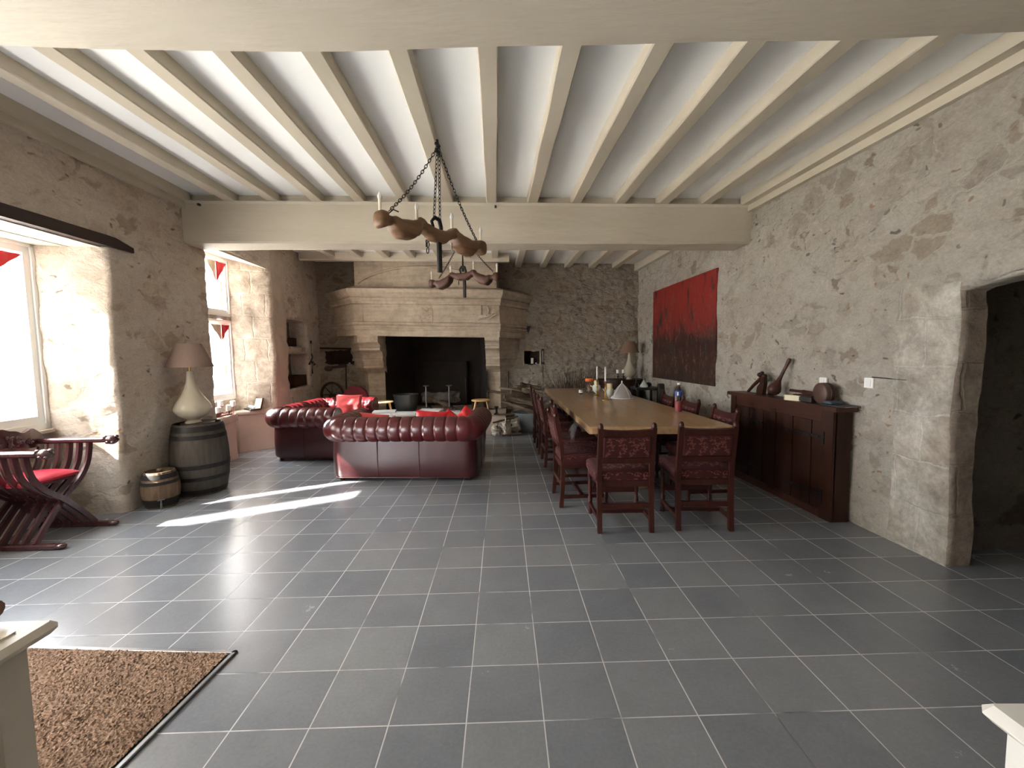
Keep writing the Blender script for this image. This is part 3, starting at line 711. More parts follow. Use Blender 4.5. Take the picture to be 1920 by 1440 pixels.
# objects in and around the hearth
HZ = .345
def stool(loc, rz, label):
    t = thing('wooden_stool', label, 'stool', loc, rz, 'small pine stools by the hearth')
    a = MB(); a.lathe([(0,.262),(.15,.262),(.17,.268),(.175,.28),(.168,.292),(0,.294)], n=28); 
    for v in a.v: v.x *= 1.05
    a.build('seat', M_pine, t)
    for sx in (-1,1):
        for sy in (-1,1):
            b = MB(); b.tube([(sx*.10,sy*.08,.265),(sx*.155,sy*.12,0)], [.016,.013], 8); b.build('leg', M_pine, t)
    for sx in (-1,1):
        b = MB(); b.tube([(sx*.138,-.108,.09),(sx*.138,.108,.09)], .009, 6); b.build('stretcher', M_pine, t)
    return t
st = stool((-2.42,7.98,HZ), R(15), 'low round pine stool at the left of the hearth')
dup(st, (-.59,8.02,HZ), R(5), 'low pine stool at the right of the hearth beside the jamb')
# cauldron
M_char = simple('charred_grey_wood', (.10,.085,.07), .95, c2=(.025,.02,.018), scale=5, bmp=1.0, bdist=.03, bscale=7, spec=.1)
M_bucket = simple('dark_blued_metal', (.05,.058,.062), .5, metal=.3, c2=(.035,.04,.044), scale=6)
t = thing('cauldron', 'dark metal cauldron inside the left of the fireplace', 'cauldron', (-2.16,8.62,HZ))
a = MB(); a.lathe([(0,.0),(.16,.01),(.21,.06),(.23,.18),(.235,.30),(.25,.34),(.255,.36),(.24,.36),(.225,.33),(.21,.2),(0,.05)], n=32); a.build('pot', M_bucket, t)
a = MB(); a.tube([(.235*math.cos(R(x)),-.17*math.sin(R(x)),.33+.02*math.sin(R(x))) for x in range(0,181,12)], .007, 6); a.build('handle', M_iron, t)
# andirons
def andiron(loc, label):
    t = thing('andiron', label, 'andiron', loc, 0, 'pair of fire dogs')
    a = MB(); a.tube([(0,0,.10),(0,0,.46),(0,0,.52)], [.018,.015,.015], 8); a.lathe([(0,.51),(.055,.52),(.065,.53),(.055,.54),(0,.542)], n=16); a.build('post', M_steel, t)
    a = MB(); a.tube([(-.12,0,0),(-.12,0,.07),(-.09,0,.1),(.09,0,.1),(.12,0,.07),(.12,0,0)], .011, 6); a.build('foot', M_iron, t)
    a = MB(); a.tube([(0,0,.09),(0,.4,.09),(0,.42,0)], .012, 6); a.build('bar', M_iron, t)
    return t
an = andiron((-1.72,8.5,HZ), 'left fire dog with a disc-topped iron post holding up the big log')
dup(an, (-1.26,8.5,HZ), 0, 'right fire dog with a disc-topped iron post holding up the big log')
def log(name, p0, p1, r, mat, label, cat='log', group=None, seed=0, n=10, sq=1.0):
    W = MB(); p0, p1 = Vector(p0), Vector(p1); N = 14; pts = []; rr = []
    d = (p1-p0); side = d.cross(Vector((0,0,1))).normalized() if abs(d.normalized().z) < .95 else Vector((1,0,0))
    for i in range(N+1):
        u = i/N; w = noise.noise_vector(Vector((u*2.2, seed*4.3, 1)))*r*.35
        pts.append(p0+d*u+w); rr.append(r*(1+.22*noise.noise(Vector((u*6, seed*2.7, 5))))*(1 if .02<u<.98 else .9))
    k0 = len(W.v); W.tube(pts, rr, n, flat=sq)
    for i in range(k0, len(W.v)):
        W.v[i] += noise.noise_vector(W.v[i]*14)*r*.30
    W.sm = [n > 10]*len(W.sm)
    return tag(W.build(name, mat), label, cat, group)
log('firewood_log', (-1.84,8.68,.62), (-1.05,8.66,.64), .115, M_char, 'thick forked log resting across the two fire dogs', seed=3, n=14)
log('firewood_log', (-1.76,8.62,.66), (-1.30,8.60,.47), .05, M_bark, 'thin charred log slanting in front of the thick log on the fire dogs', seed=4)
t = thing('fire_poker', 'iron poker leaning against the firebox right of the fire dogs', 'poker', (-.98,8.9,HZ))
a = MB(); a.tube([(0,0,0),(0,.1,.62)], .009, 6); a.build('shaft', M_iron, t); a = MB(); a.ball((0,.1,.64),.02,10,8); a.build('knob', M_iron, t)
log('firewood_log', (-.86,8.95,.42), (-.6,8.95,.44), .07, M_bark, 'short charred log in the right corner of the firebox', seed=8)
# small iron boot-scraper like weight beside the right stool
a = MB(); a.lathe([(0,0),(.05,0),(.05,.02),(.02,.04),(.018,.12),(.04,.14),(.04,.16),(0,.16)], n=14)
tag(a.build('iron_weight', M_iron, loc=(-.30,8.0,HZ)), 'small dark spool-shaped iron weight beside the right pine stool', 'iron weight')

# zinc tub and its logs
t = thing('wash_tub', 'oval zinc tub holding the firewood beside the fireplace', 'tub', (.42,8.25,0))
def oval(bm, prof, ax, ay, mi=0, n=36):
    bm.loft([[ (r*ax*math.cos(2*PI*j/n), r*ay*math.sin(2*PI*j/n), z) for j in range(n)] for r, z in prof], mi)
a = MB(); oval(a, [(0.02,.02),(.72,.0),(.76,.02),(.90,.18),(1,.33),(1.02,.345),(1.02,.355),(.98,.355),(.95,.33),(.74,.04),(.02,.03)], .44, .30); a.build('tub_body', M_zinc, t)
a = MB(); a.tube([(.45,-.08,.26),(.50,-.06,.28),(.50,.06,.28),(.45,.08,.26)], .01, 6); a.build('handle', M_zinc, t)
lspec = [((-.47,8.02,.80),(0.35,8.14,.64),.028,0),((-.16,8.12,.68),(0.58,8.24,.46),.062,1),((-.12,8.18,.56),(0.58,8.22,.36),.055,0),((-.02,8.06,.76),(0.58,8.26,.56),.060,0),((.06,8.26,.84),(0.58,8.34,.64),.062,0),((.0,8.26,.70),(0.58,8.36,.52),.065,1),((-.08,8.32,.78),(0.58,8.40,.66),.055,1),((.20,8.14,.80),(0.58,8.20,.68),.05,1),((-.20,8.04,.60),(0.45,8.08,.36),.036,1),((.16,8.36,.88),(0.58,8.42,.80),.05,0),((-.24,8.20,.84),(0.24,8.22,.74),.03,1)]
labs = ['long thin split plank sticking out furthest left of the tub woodpile','long weathered split log across the middle of the tub woodpile','lower dark split log resting on the tub rim','upper split log of the tub woodpile leaning to the chairs','dark bark log on the back of the tub woodpile','split log behind the middle of the tub woodpile','short pale split log at the back left of the tub woodpile','pale split log on top of the tub woodpile','thin lowest split stick in front of the tub woodpile','topmost dark log of the tub woodpile','short stick end at the upper left of the tub woodpile']
for k, (p0, p1, r, c) in enumerate(lspec):
    log('split_log', p0, p1, r, M_bark_light if c else M_bark, labs[k], group='firewood piled in the zinc tub', seed=20+k, n=7, sq=.85)
# loose stones and sticks on the floor in front of the jamb
def rock(loc, r, label, seed, mat):
    W = MB(); W.ball((0,0,r[2]), r, 20, 14)
    for i, v in enumerate(W.v):
        W.v[i] = v + noise.noise_vector(v*8+Vector((seed*3.3,0,0)))*r[0]*1.0 + noise.noise_vector(v*26+Vector((seed,0,0)))*r[0]*.3
    m = min(v.z for v in W.v)
    for v in W.v: v.z -= m
    W.sm = [False]*len(W.sm)
    return tag(W.build('loose_stone', mat, loc=loc), label, 'stone', 'broken stones in front of the hearth')
M_palestone = simple('pale_broken_stone', (.66,.60,.50), .9, c2=(.52,.46,.37), scale=6, bmp=.6, bdist=.015)
rock((-.13,7.72,0), (.10,.09,.16), 'tall pale broken stone standing on the tiles beside the sofa arm', 1, M_palestone)
rock((-.33,7.70,0), (.07,.08,.10), 'small grey stone left of the tall pale stone', 2, M_palestone)
rock((.05,7.95,.0), (.09,.07,.15), 'pale stone block lying behind the tall pale stone, next to the tub', 3, M_palestone)
rock((-.24,7.78,.0), (.06,.06,.13), 'brownish stone wedged behind the tall pale stone', 4, M_seat)
for k, (p0, p1) in enumerate((((-.36,7.70,.24),(.10,7.84,.33)),((-.20,7.62,.02),(.16,7.66,.05)),((-.28,7.84,.37),(.04,7.90,.36)))):
    log('kindling_stick', p0, p1, .016, M_bark, ['kindling stick lying on top of the broken stones','kindling stick on the tiles in front of the pale stone','kindling stick on the hearth edge behind the stones'][k], 'stick', 'kindling on the stones', seed=60+k, n=6)
# poker hanging / leaning beside the right jamb
a = MB(); a.tube([(-.08,8.93,.70),(-.07,8.96,1.12)], .010, 6); tag(a.build('iron_rod', M_iron), 'iron rod leaning on the rough wall above the split logs', 'rod')
# twig bundle behind the table
t = thing('twig_bundle', 'bundle of thin brown branches standing against the back wall behind the table', 'branches', (1.24,8.72,0))
random.seed(11)
for s_i in range(3):
    W = MB()
    for i in range(34):
        x0 = random.uniform(-.25,.25); y0 = random.uniform(-.1,.1); lx = x0*1.6+random.uniform(-.2,.2)
        h = random.uniform(.85,1.2)
        pts = [(x0,y0,0),(x0*1.1+random.uniform(-.03,.03),y0,h*.4),((x0+lx)/2,y0+random.uniform(-.05,.1),h*.75),(lx,min(.2,y0+random.uniform(-.05,.15)),h)]
        W.tube(pts, [.007,.006,.004,.002], 4)
    tag(W.build('twigs', M_bark, t), kind='stuff')

# wall niche details
a = MB(); a.box((-.36,0,0),(.36,.12,.035),bev=.01); o = a.build('niche_lintel', M_dwoodx, loc=(-3.66,8.97,1.635)); o.rotation_euler = (0,R(2),0)
tag(o, 'thin dark plank over the square niche left of the fireplace', 'lintel')
a = MB()
for (x0,x1,z0,z1) in ((.235,.615,1.545,1.565),(.235,.262,1.25,1.56),(.588,.615,1.25,1.56)): a.box((x0,8.955,z0),(x1,9.0,z1))
tag(a.build('niche_frame', M_carved), 'stone frame around the small niche right of the fireplace', 'frame')
t = thing('votive_candle', 'small whitish candle jar inside the niche right of the fireplace', 'candle', (.44,9.14,1.27))
a = MB(); a.lathe([(0,0),(.028,0),(.028,.12),(0,.12)], n=16); a.build('jar', M_waxw, t)
a = MB(); a.ball((0,0,.015),(.02,.02,.015),12,8); tag(a.build('pebble', M_waxw, loc=(.52,9.08,1.265)), 'tiny white pebble beside the candle in the right-hand niche','pebble')
a = MB(); a.ball((0,0,.02),(.02,.02,.02),12,8); tag(a.build('white_ball', M_waxw, loc=(-3.44,9.06,1.315)), 'tiny white ball on the edge of the square niche left of the fireplace','ball')
t = thing('wine_glass', 'clear stemmed glass in the dark niche left of the fireplace', 'glass', (-3.75,9.12,1.315))
a = MB(); a.lathe([(0,0),(.03,0),(.03,.004),(.005,.01),(.005,.08),(.03,.11),(.035,.16),(.03,.19)], n=16, cap=False); a.build('bowl_and_stem', M_clear, t)
# wrought iron bracket, hinge pins, conduit
a = MB(); a.prism([(-.06,.06),(.06,.06),(.03,0),(.02,-.05),(0,-.07),(-.02,-.05),(-.03,0)], 0, .05, 'y'); a.tube([(0,.0,-.05),(0,-.05,-.09)], .008, 6)
tag(a.build('iron_bracket', M_iron, loc=(.355,8.96,2.0)), 'small black iron bracket on the wall to the right of the fireplace hood', 'bracket')
a = MB(); a.tube([(.655,8.985,1.57),(.655,8.985,1.25)], .014, 8)
for z in (1.56,1.28): a.box((.635,8.95,z-.02),(.675,9.0,z+.02),1)
a.tube([(.655,8.985,1.25),(.66,8.98,.92),(.655,8.985,.80)], .006, 6, 1)
tag(a.build('hinge_rod', [M_zinc, M_iron]), 'grey rod with two black hinge pins beside the right-hand niche', 'rod')

# shelves items in left wall niches
def bottle(loc, h, r, mat, label, rz=0, cap=None, name='wine_bottle', grp=None):
    t = thing(name, label, 'bottle', loc, rz, grp)
    a = MB(); a.lathe([(0,0),(r*.9,0),(r,.02*h),(r,.6*h),(r*.8,.68*h),(r*.35,.76*h),(r*.3,.97*h),(0,.97*h)], n=18); a.build('bottle_body', mat, t)
    a = MB(); a.lathe([(0,.95*h),(r*.34,.95*h),(r*.34,h),(0,h)], n=12); a.build('cap', cap or M_black, t)
    return t
M_bottle = simple('dark_green_glass', (.012,.018,.012), .12, scale=5)
M_foil = simple('pale_capsule', (.75,.70,.62), .4, scale=5)
XN = lambda y, d: XL(y)-d
a = MB(); a.lathe([(0,0),(.035,0),(.045,.05),(.045,.13),(.035,.16),(0,.16)], n=18); tag(a.build('ceramic_jar', M_wax, loc=(XN(7.66,.12),7.68,1.695)), 'cream ceramic jar on the upper shelf of the left wall niche', 'jar')
t = thing('wine_glass', 'clear stemmed glass on the upper shelf of the left wall niche', 'glass', (XN(7.8,.18),7.86,1.695))
a = MB(); a.lathe([(0,0),(.03,0),(.03,.004),(.005,.01),(.005,.09),(.03,.12),(.036,.18),(.03,.21)], n=16, cap=False); a.build('bowl_and_stem', M_clear, t)
a = MB(); a.box((-.05,-.18,0),(.05,.18,.16),bev=.006); tag(a.build('wooden_box', M_dwood, loc=(XN(8.05,.22),8.12,1.695)), 'brown wooden box on the upper shelf of the left wall niche', 'box')
t = thing('wine_crate', 'dark crate of bottles on the lower shelf of the left wall niche', 'crate', (XN(8.08,.15),8.08,.945), R(93))
a = MB()
for bx in (((-.27,-.13,0),(.27,.13,.015)),((-.27,-.13,0),(.27,-.118,.20)),((-.27,.118,0),(.27,.13,.20)),((-.27,-.13,0),(-.258,.13,.20)),((.258,-.13,0),(.27,.13,.20))): a.box(*bx)
a.build('crate_box', M_dwood, t)
for k in range(3):
    b = thing('wine_bottle', ['dark bottle with pale neck foil lying in the niche crate, nearest the camera','dark bottle with pale neck foil lying in the middle of the niche crate','dark bottle with pale neck foil lying in the niche crate, furthest from the camera'][k], 'bottle', (XN(7.7,.18)+.0,7.88+.085*k,1.0), 0, 'bottles lying in the niche crate')
    b.rotation_euler = (0,R(90),0)
    a = MB(); a.lathe([(0,0),(.034,0),(.036,.02),(.036,.17),(.028,.20),(.014,.23),(.013,.27),(0,.27)], n=16); b2 = a.build('bottle_body', M_bottle, b); 
    a = MB(); a.lathe([(0,.25),(.0145,.25),(.0145,.285),(0,.285)], n=12); a.build('neck_foil', M_foil, b)
    b.location.x -= .18
# carafe silhouette on the lower shelf
bottle((XN(7.66,.20),7.70,.945), .52, .075, M_black, 'tall black bottle standing at the near side of the lower niche shelf')
# hanging iron candle ornament
t = thing('hanging_ornament', 'black iron ornament hanging on the left wall beside the niche shelves', 'ornament', (XL(8.55)+.03,8.52,1.35))
a = MB()
a.tube([(0,0,.46),(0,0,.40)], .018, 8); a.tube([(0,0,.20),(.01,.02,.13),(0,-.02,.06),(.01,.0,0)], .014, 6)
a.tube([(0,-.10,.02),(0,-.04,.05),(0,.05,.04),(0,.10,0)], .012, 6); a.ball((0,-.1,0),.022,8,6); a.ball((0,.1,-.02),.02,8,6)
a.tube([(0,0,.40),(0,0,.19)], .004, 5); a.tube([(0,0,.0),(0,0,-.10),(0,0,-.20)], [.004,.008,.02], 6); a.tube([(0,0,.03),(-.1,0,0)], .004, 5); a.tube([(0,0,.03),(.1,0,-.02)], .004, 5); a.build('ironwork', M_iron, t)

# spinning wheel in the corner and a red armchair back
t = thing('spinning_wheel', 'dark wooden spinning wheel in the corner behind the left sofa', 'spinning wheel', (-3.62,8.55,0))
a = MB(); a.tube([(.0+.24*math.cos(R(x))*.9,0,.72+.24*math.sin(R(x))) for x in range(0,360,15)], .028, 8, closed=True); a.build('wheel_rim', M_dwood, t)
for k in range(8):
    a = MB(); a.tube([(0,0,.72),(.22*math.cos(k*PI/4)*.9,0,.72+.22*math.sin(k*PI/4))], [.012,.009], 6); a.build('spoke', M_steel if k in (1,2) else M_dwood, t)
a = MB(); a.tube([(0,-.05,.72),(0,.05,.72)], .03, 8); a.build('hub', M_dwood, t)
for sx in (-1,1):
    a = MB(); a.tube([(sx*.02,sx*.06,.72),(sx*.2,sx*.09,0)], .016, 6); a.build('leg', M_dwood, t)
a = MB(); a.tube([(.30,0,0),(.29,0,.8),(.30,0,1.28)], [.018,.016,.012], 8); a.tube([(-.02,0,1.27),(.32,0,1.30)], .03, 6); a.ball((-.05,0,1.25),(.09,.06,.06),12,8); a.build('distaff', M_dwood, t)
t = thing('red_armchair', 'dark red armchair with a rounded back behind the left sofa', 'armchair', (-3.02,8.15,0))
M_wine = simple('wine_velvet', (.13,.008,.018), .85, c2=(.10,.006,.014), scale=5)
a = MB(); pr = [(-.24,.45),(-.24,.72),(-.20,.82),(-.10,.90),(0,.93),(.10,.90),(.20,.82),(.24,.72),(.24,.45)]; a.prism(pr, 0, .10, 'y'); a.build('backrest', M_wine, t)
a = MB(); a.box((-.27,-.5,.32),(.27,.02,.46),bev=.04); a.build('seat', M_wine, t)
for sx in (-1,1):
    for y in (-.46,.04):
        b = MB(); b.tube([(sx*.22,y,.33),(sx*.23,y,0)], [.022,.014], 8); b.build('leg', M_dwood, t)

# ------------------------------------------------------------------ window seats
def seat_block(name, poly, z0, z1, slab, label, over=.04):
    t = thing(name, label, 'window seat', (0,0,0))
    a = MB()
    n = 14; rings = []
    def ringat(k, z):
        cx = sum(p[0] for p in poly)/len(poly); cy = sum(p[1] for p in poly)/len(poly); out = []
        for i in range(len(poly)):
            p, q = Vector(poly[i]), Vector(poly[(i+1) % len(poly)])
            for j in range(8):
                w = p.lerp(q, j/8); d = Vector((w.x-cx, w.y-cy)); d = d.normalized() if d.length else d
                w = w + d*k
                jit = noise.noise(Vector((w.x*5,w.y*5,z*5)))*.015
                out.append((w.x+jit, w.y+jit, z))
        return out
    rings = [ringat(0, z0+(z1-slab-z0)*i/8) for i in range(9)]
    a.loft(rings, 0); a.build('base', M_ash_l2, t)
    a = MB(); a.loft([ringat(.0,z1-slab), ringat(over*.8,z1-slab*.8), ringat(over,z1-slab*.4), ringat(over*.7,z1-.01), ringat(over*.4,z1)], 0); a.build('seat_slab', M_seat, t)
    return t
M_ash_l2 = simple('plastered_seat_base', (.54,.44,.37), .9, c2=(.46,.36,.30), scale=3, bmp=.35, bdist=.01)
seat_block('stone_bench', [(-4.42,5.62),(-4.07,5.58),(-4.13,6.32),(-4.44,6.34)], 0, .66, .12, 'near stone window seat with a rounded slab, holding the pillar candles')
seat_block('stone_bench', [(-4.40,6.66),(-4.30,6.64),(-3.93,6.98),(-3.93,7.13),(-4.42,6.95)], 0, .65, .07, 'far stone window seat under the dressed stone jamb, sunlit on top')
# candles on an iron holder
t = thing('candle_holder', 'reddish iron holder with four plates standing on the near window seat', 'candle holder', (-4.17,6.14,.66), R(88))
a = MB(); M_rust = simple('reddish_iron', (.22,.08,.06), .5, metal=.3, scale=8, c2=(.17,.06,.05))
cpos = [(-.16,-.03,.055,.055),(-.05,.02,.14,.065),(.05,-.03,.06,.055),(.155,-.02,.11,.06)]
a.box((-.20,-.03,0),(.12,.03,.02)); a.box((-.24,-.04,.0),(-.14,.04,.05))
for x, y, z, r in cpos: a.tube([(x,y,0),(x,y,z)], .008, 6); a.lathe([(0,z),(.04,z),(.042,z+.006),(0,z+.006)], (x,y,0), 16)
a.tube([(-.2,0,.02),(-.1,.03,.07),(0,0,.04),(.1,-.02,.09),(.19,.02,.05)], .007, 6); a.build('ironwork', M_rust, t)
la = ['white pillar candle on the lowest left plate of the window seat holder','white pillar candle on the tallest plate of the window seat holder','white pillar candle on the low middle plate of the window seat holder','white pillar candle on the right-hand plate of the window seat holder']
for k, (x, y, z, r) in enumerate(cpos):
    q = Matrix.Rotation(R(88), 3, 'Z') @ Vector((x,y,z+.006))
    c = thing('pillar_candle', la[k], 'candle', (-4.17+q.x,6.14+q.y,.66+q.z), 0, 'white candles on the window seat')
    b = MB(); b.lathe([(0,0),(.033,0),(.034,.004),(.034,.078),(.028,.082),(0,.078)], n=20); b.build('wax', M_waxw, c)
    b = MB(); b.tube([(0,0,.076),(0,0,.088)], .0015, 5); b.build('wick', M_black, c)
# open case
t = thing('open_case', 'small open dark case with a cream lining on the far window seat', 'case', (-4.18,6.84,.655), R(-38))
a = MB(); a.box((-.13,-.09,0),(.13,.06,.025)); a.build('case_tray', M_black, t)
o = MB(); o.box((-.13,0,0),(.13,.018,.18)); lid = o.build('lid', M_dwood, t, loc=(0,.055,.015)); lid.rotation_euler = (R(-14),0,0)
o = MB(); o.box((-.108,-.003,.022),(.108,.002,.158)); x = o.build('lining', M_wax, lid)
random.seed(3)
for k in range(4):
    o = MB(); o.ball((0,0,.02),(.024,.02,.02),12,8); tag(o.build('porcelain_egg', M_waxw, loc=(-4.18+math.cos(R(-38))*(-.075+.05*k)+.02*math.sin(R(-38)),6.84+math.sin(R(-38))*(-.075+.05*k)-.02,.682)), 'small white egg-shaped trinket in the open case on the window seat', 'trinket', 'white trinkets in the open case')

# ------------------------------------------------------------------ barrels
def barrel(name, label, loc, h, r, bulge, hoops, tap=False, lidless=False, rz=0, mat=None):
    t = thing(name, label, 'barrel', loc, rz)
    prof = lambda z: r + (bulge-r)*(1-((2*z/h-1)**2))
    ns = 22
    def ring(z, k=0):
        out = []
        for i in range(ns):
            for j in range(4):
                a = 2*PI*(i+j/4*.985)/ns; d = -.0035 if j == 0 else 0
                rr = prof(z)+k+d; out.append((rr*math.cos(a), rr*math.sin(a), z))
        return out
    zs = [0,.01]+[h*i/12 for i in range(1,12)]+[h-.01,h]
    rings = [ring(z) for z in zs]
    zt = h-.05
    rings += [[(v[0]*.93, v[1]*.93, h) for v in ring(h)], [(v[0]*.91, v[1]*.91, zt) for v in ring(h)]]
    a = MB(); a.loft(rings, 0); a.build('staves', mat, t)
    for z0, z1 in hoops:
        b = MB(); n = 48
        b.loft([[((prof(z)+k)*math.cos(2*PI*i/n), (prof(z)+k)*math.sin(2*PI*i/n), z) for i in range(n)] for z, k in ((z0,-.003),(z0,.004),(z1,.004),(z1,-.003))], 0, True, cap=False)
        b.build('hoop', M_iron, t)
    return t
M_barrel = wood('grey_barrel_oak', (.045,.038,.032), (.095,.08,.065), .75, 'z', 2.5, .3, .4)
M_keg = wood('brown_keg_oak', (.06,.04,.025), (.19,.125,.075), .6, 'z', 3, .3, .4)
barrel('wine_barrel', 'large weathered grey wine barrel carrying the table lamp', (-3.525,4.74,0), .78, .23, .278, [(.02,.07),(.62,.665),(.70,.76),(.17,.21),(.30,.345)], mat=M_barrel)
k = barrel('keg', 'small brown keg with black hoops and a metal tap beside the large barrel', (-3.60,4.27,0), .365, .125, .162, [(.02,.10),(.245,.275),(.30,.345)], mat=M_keg)
a = MB(); a.lathe([(0,.325),(.118,.325),(.118,.350),(0,.350)], n=30); a.build('lid', M_keg, k)
a = MB(); a.lathe([(0,.35),(.02,.35),(.028,.372),(.02,.384),(0,.387)], n=14); a.build('lid_knob', M_keg, k)
a = MB(); dv = Vector((.62,-.78,0)); a.tube([dv*.14+Vector((0,0,.06)), dv*.21+Vector((0,0,.06)), dv*.215+Vector((0,0,.02))], .009, 8); a.tube([dv*.185+Vector((0,0,.055)), dv*.185+Vector((0,0,.105))], .006, 6); a.tube([dv*.185+Vector((-.02,-.02,.105)), dv*.185+Vector((.02,.02,.105))], .006, 6)
a.build('tap', M_steel, k)
def lamp(loc, label, shade, rz=0, kx=1, kz=1):
    t = thing('table_lamp', label, 'lamp', loc, rz)
    a = MB(); a.lathe([(0,0),(.075,0),(.08,.012),(.072,.02),(.055,.035),(.062,.045),(.105,.065),(.150,.10),(.175,.145),(.178,.17),(.165,.21),(.13,.265),(.095,.32),(.068,.38),(.048,.44),(.038,.50),(.034,.56),(.03,.575),(0,.575)], n=40)
    a.build('base', M_lampc, t)
    a = MB(); a.tube([(0,0,.57),(0,0,.66)], .012, 10); a.build('stem', M_brass, t)
    a = MB(); a.loft([[(r*math.cos(2*PI*i/40)*sc, r*math.sin(2*PI*i/40)*sc*.75, z) for i in range(40)] for r, z, sc in ((.245,.62,1),(.130,.875,1),(.126,.875,1),(.241,.62,1))], 0, True, cap=False)
    sh_ = a.build('lamp_shade', shade, t)
    t.scale = (kx,kx,kz)
    return t
lamp((-3.545,4.70,.782), 'cream teardrop table lamp with a taupe shade standing on the large barrel', M_shade)
a = MB(); a.lathe([(0,.728),(.215,.728),(.215,.742),(0,.742)], n=36); 
bt = thing('barrel_head', 'round wooden board lying on top of the large barrel under the lamp', 'board', (-3.525,4.74,0)); a = MB(); a.lathe([(0,.74),(.16,.74),(.16,.782),(0,.782)], n=30); a.build('board', M_barrel, bt)

# ------------------------------------------------------------------ chesterfields
def chesterfield(t, Lw, D, seat_cushions, tufted_arm=None, mat=None, zc=.625, RR=.145, pleat=.135, feet=True):
    """local: back outer face at y=0, opens towards +y"""
    cr = .14; path = []
    def seg(p, q, n):
        for i in range(n): path.append((p[0]+(q[0]-p[0])*i/n, p[1]+(q[1]-p[1])*i/n))
    def arc(cx, cy, a0, a1, n):
        for i in range(n): a = R(a0+(a1-a0)*i/n); path.append((cx+cr*math.cos(a), cy+cr*math.sin(a)))
    h = Lw/2
    seg((-h,D),(-h,cr), 60); arc(-h+cr,cr,180,270,14); seg((-h+cr,0),(h-cr,0), 150); arc(h-cr,cr,270,360,14); seg((h,cr),(h,D), 60); path.append((h,D))
    P = [Vector(p) for p in path]; N = len(P); nor = []; s = [0]
    for i in range(N):
        d = P[min(i+1,N-1)]-P[max(i-1,0)]; d.normalize(); nor.append(Vector((d.y,-d.x)))
        if i: s.append(s[-1]+(P[i]-P[i-1]).length)
    tot = s[-1]; npl = round(tot/pleat); pl = tot/npl
    c = -.035
    a = MB(); rings = []
    for i in range(N):
        ph = (s[i]/pl) % 1.0; dd = min(ph, 1-ph)*pl
        ring = []
        NA = 34
        for j in range(NA+1):
            al = R(-78 + (298-20)*j/NA)
            inner = al > R(95)
            notch = .075*math.exp(-(dd/.010)**2)
            if inner:     # diamond buttoning on the seat side
                row = (al-R(95))/R(32); rr_ = row % 2
                k = (s[i]/pl + (0 if int(row) % 2 == 0 else .5)) % 1.0
                b1 = min(k,1-k)*pl; fr = abs((row % 1)-.5)*2
                notch = .10*math.exp(-(b1/.014)**2)*(.4+.6*fr)+.05*math.exp(-(((row%1)-0)/.2)**2)
            else: notch *= (.75 if al < R(20) else 1.0)
            puff = .03*math.sin(PI*ph)
            r = RR*(1-notch+puff)
            o = c + r*math.cos(al); z = zc + r*math.sin(al)
            ring.append((P[i].x+nor[i].x*o, P[i].y+nor[i].y*o, z))
        # inner side going down to the seat
        o = c-RR*.80
        ring.append((P[i].x+nor[i].x*(o), P[i].y+nor[i].y*(o), zc-.12)); ring.append((P[i].x+nor[i].x*(o-.01), P[i].y+nor[i].y*(o-.01), .30))
        ring.append((P[i].x+nor[i].x*(-.03), P[i].y+nor[i].y*(-.03), .30)); ring.append((P[i].x+nor[i].x*(-.02), P[i].y+nor[i].y*(-.02), zc-.13))
        rings.append(ring)
    a.loft(rings, 0, True, cap=True); a.build('rolled_top', mat, t)
    # outer panels
    a = MB(); rings = []
    for i in range(N):
        bow = .008*math.sin(PI*min(1,max(0,s[i]/tot*5))) if s[i] < tot/5 else .008
        rings.append([(P[i].x+nor[i].x*o, P[i].y+nor[i].y*o, z) for o, z in ((-.012,.045),(bow,.09),(bow*1.3,.28),(0,zc-.10),(-.05,zc-.08),(-.06,.045))])
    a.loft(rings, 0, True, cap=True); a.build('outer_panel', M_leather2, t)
    # seams and nail line
    a = MB()
    for fx in (.33,.615):
        x = -h+Lw*fx; a.tube([(x,-.012,z) for z in (.05,.2,.35,zc-.10)], .0045, 6)
    for y in (D*.5,):
        a.tube([(-h-.012,y,z) for z in (.05,.2,.35,zc-.10)], .0045, 6); a.tube([(h+.012,y,z) for z in (.05,.2,.35,zc-.10)], .0045, 6)
    a.tube([(P[i].x+nor[i].x*.004, P[i].y+nor[i].y*.004, .055) for i in range(0,N,3)], .005, 6)
    a.build('seam_piping', M_piping, t)
    # scroll faces of the arms
    for sx in (-1,1):
        a = MB(); cx = sx*(h+c)
        pr = [(cx+sx*0+RR*.93*math.cos(R(q)), zc+RR*.93*math.sin(R(q))) for q in range(-60,241,12)] 
        pr = pr + [(cx-.085,.06),(cx+.03 if sx > 0 else cx+.085,.06)]
        a.prism(pr, D-.01, D+.025, 'y'); a.build('arm_front', mat, t)
        b = MB(); b.tube([(cx+RR*.95*math.cos(R(q)),D+.02,zc+RR*.95*math.sin(R(q))) for q in range(-60,241,12)], .008, 6); b.build('scroll_piping', M_piping, t)
    # seat base + cushions
    a = MB(); a.box((-h+.14,.12,.06),(h-.14,D-.02,.32), bev=.03); a.build('seat_base', mat, t)
    w = (Lw-.34)/seat_cushions
    for k in range(seat_cushions):
        a = MB(); x0 = -h+.17+k*w
        def f(u, v, x0=x0):
            return (x0+.006+(w-.012)*u, .17+(D-.19)*v, .40+.05*(math.sin(PI*u)*math.sin(PI*v))**.35)
        a.grid(f, 24, 24); a.box((x0+.006,.17,.31),(x0+w-.006,D-.02,.402), bev=.02); a.build('seat_cushion', mat, t)
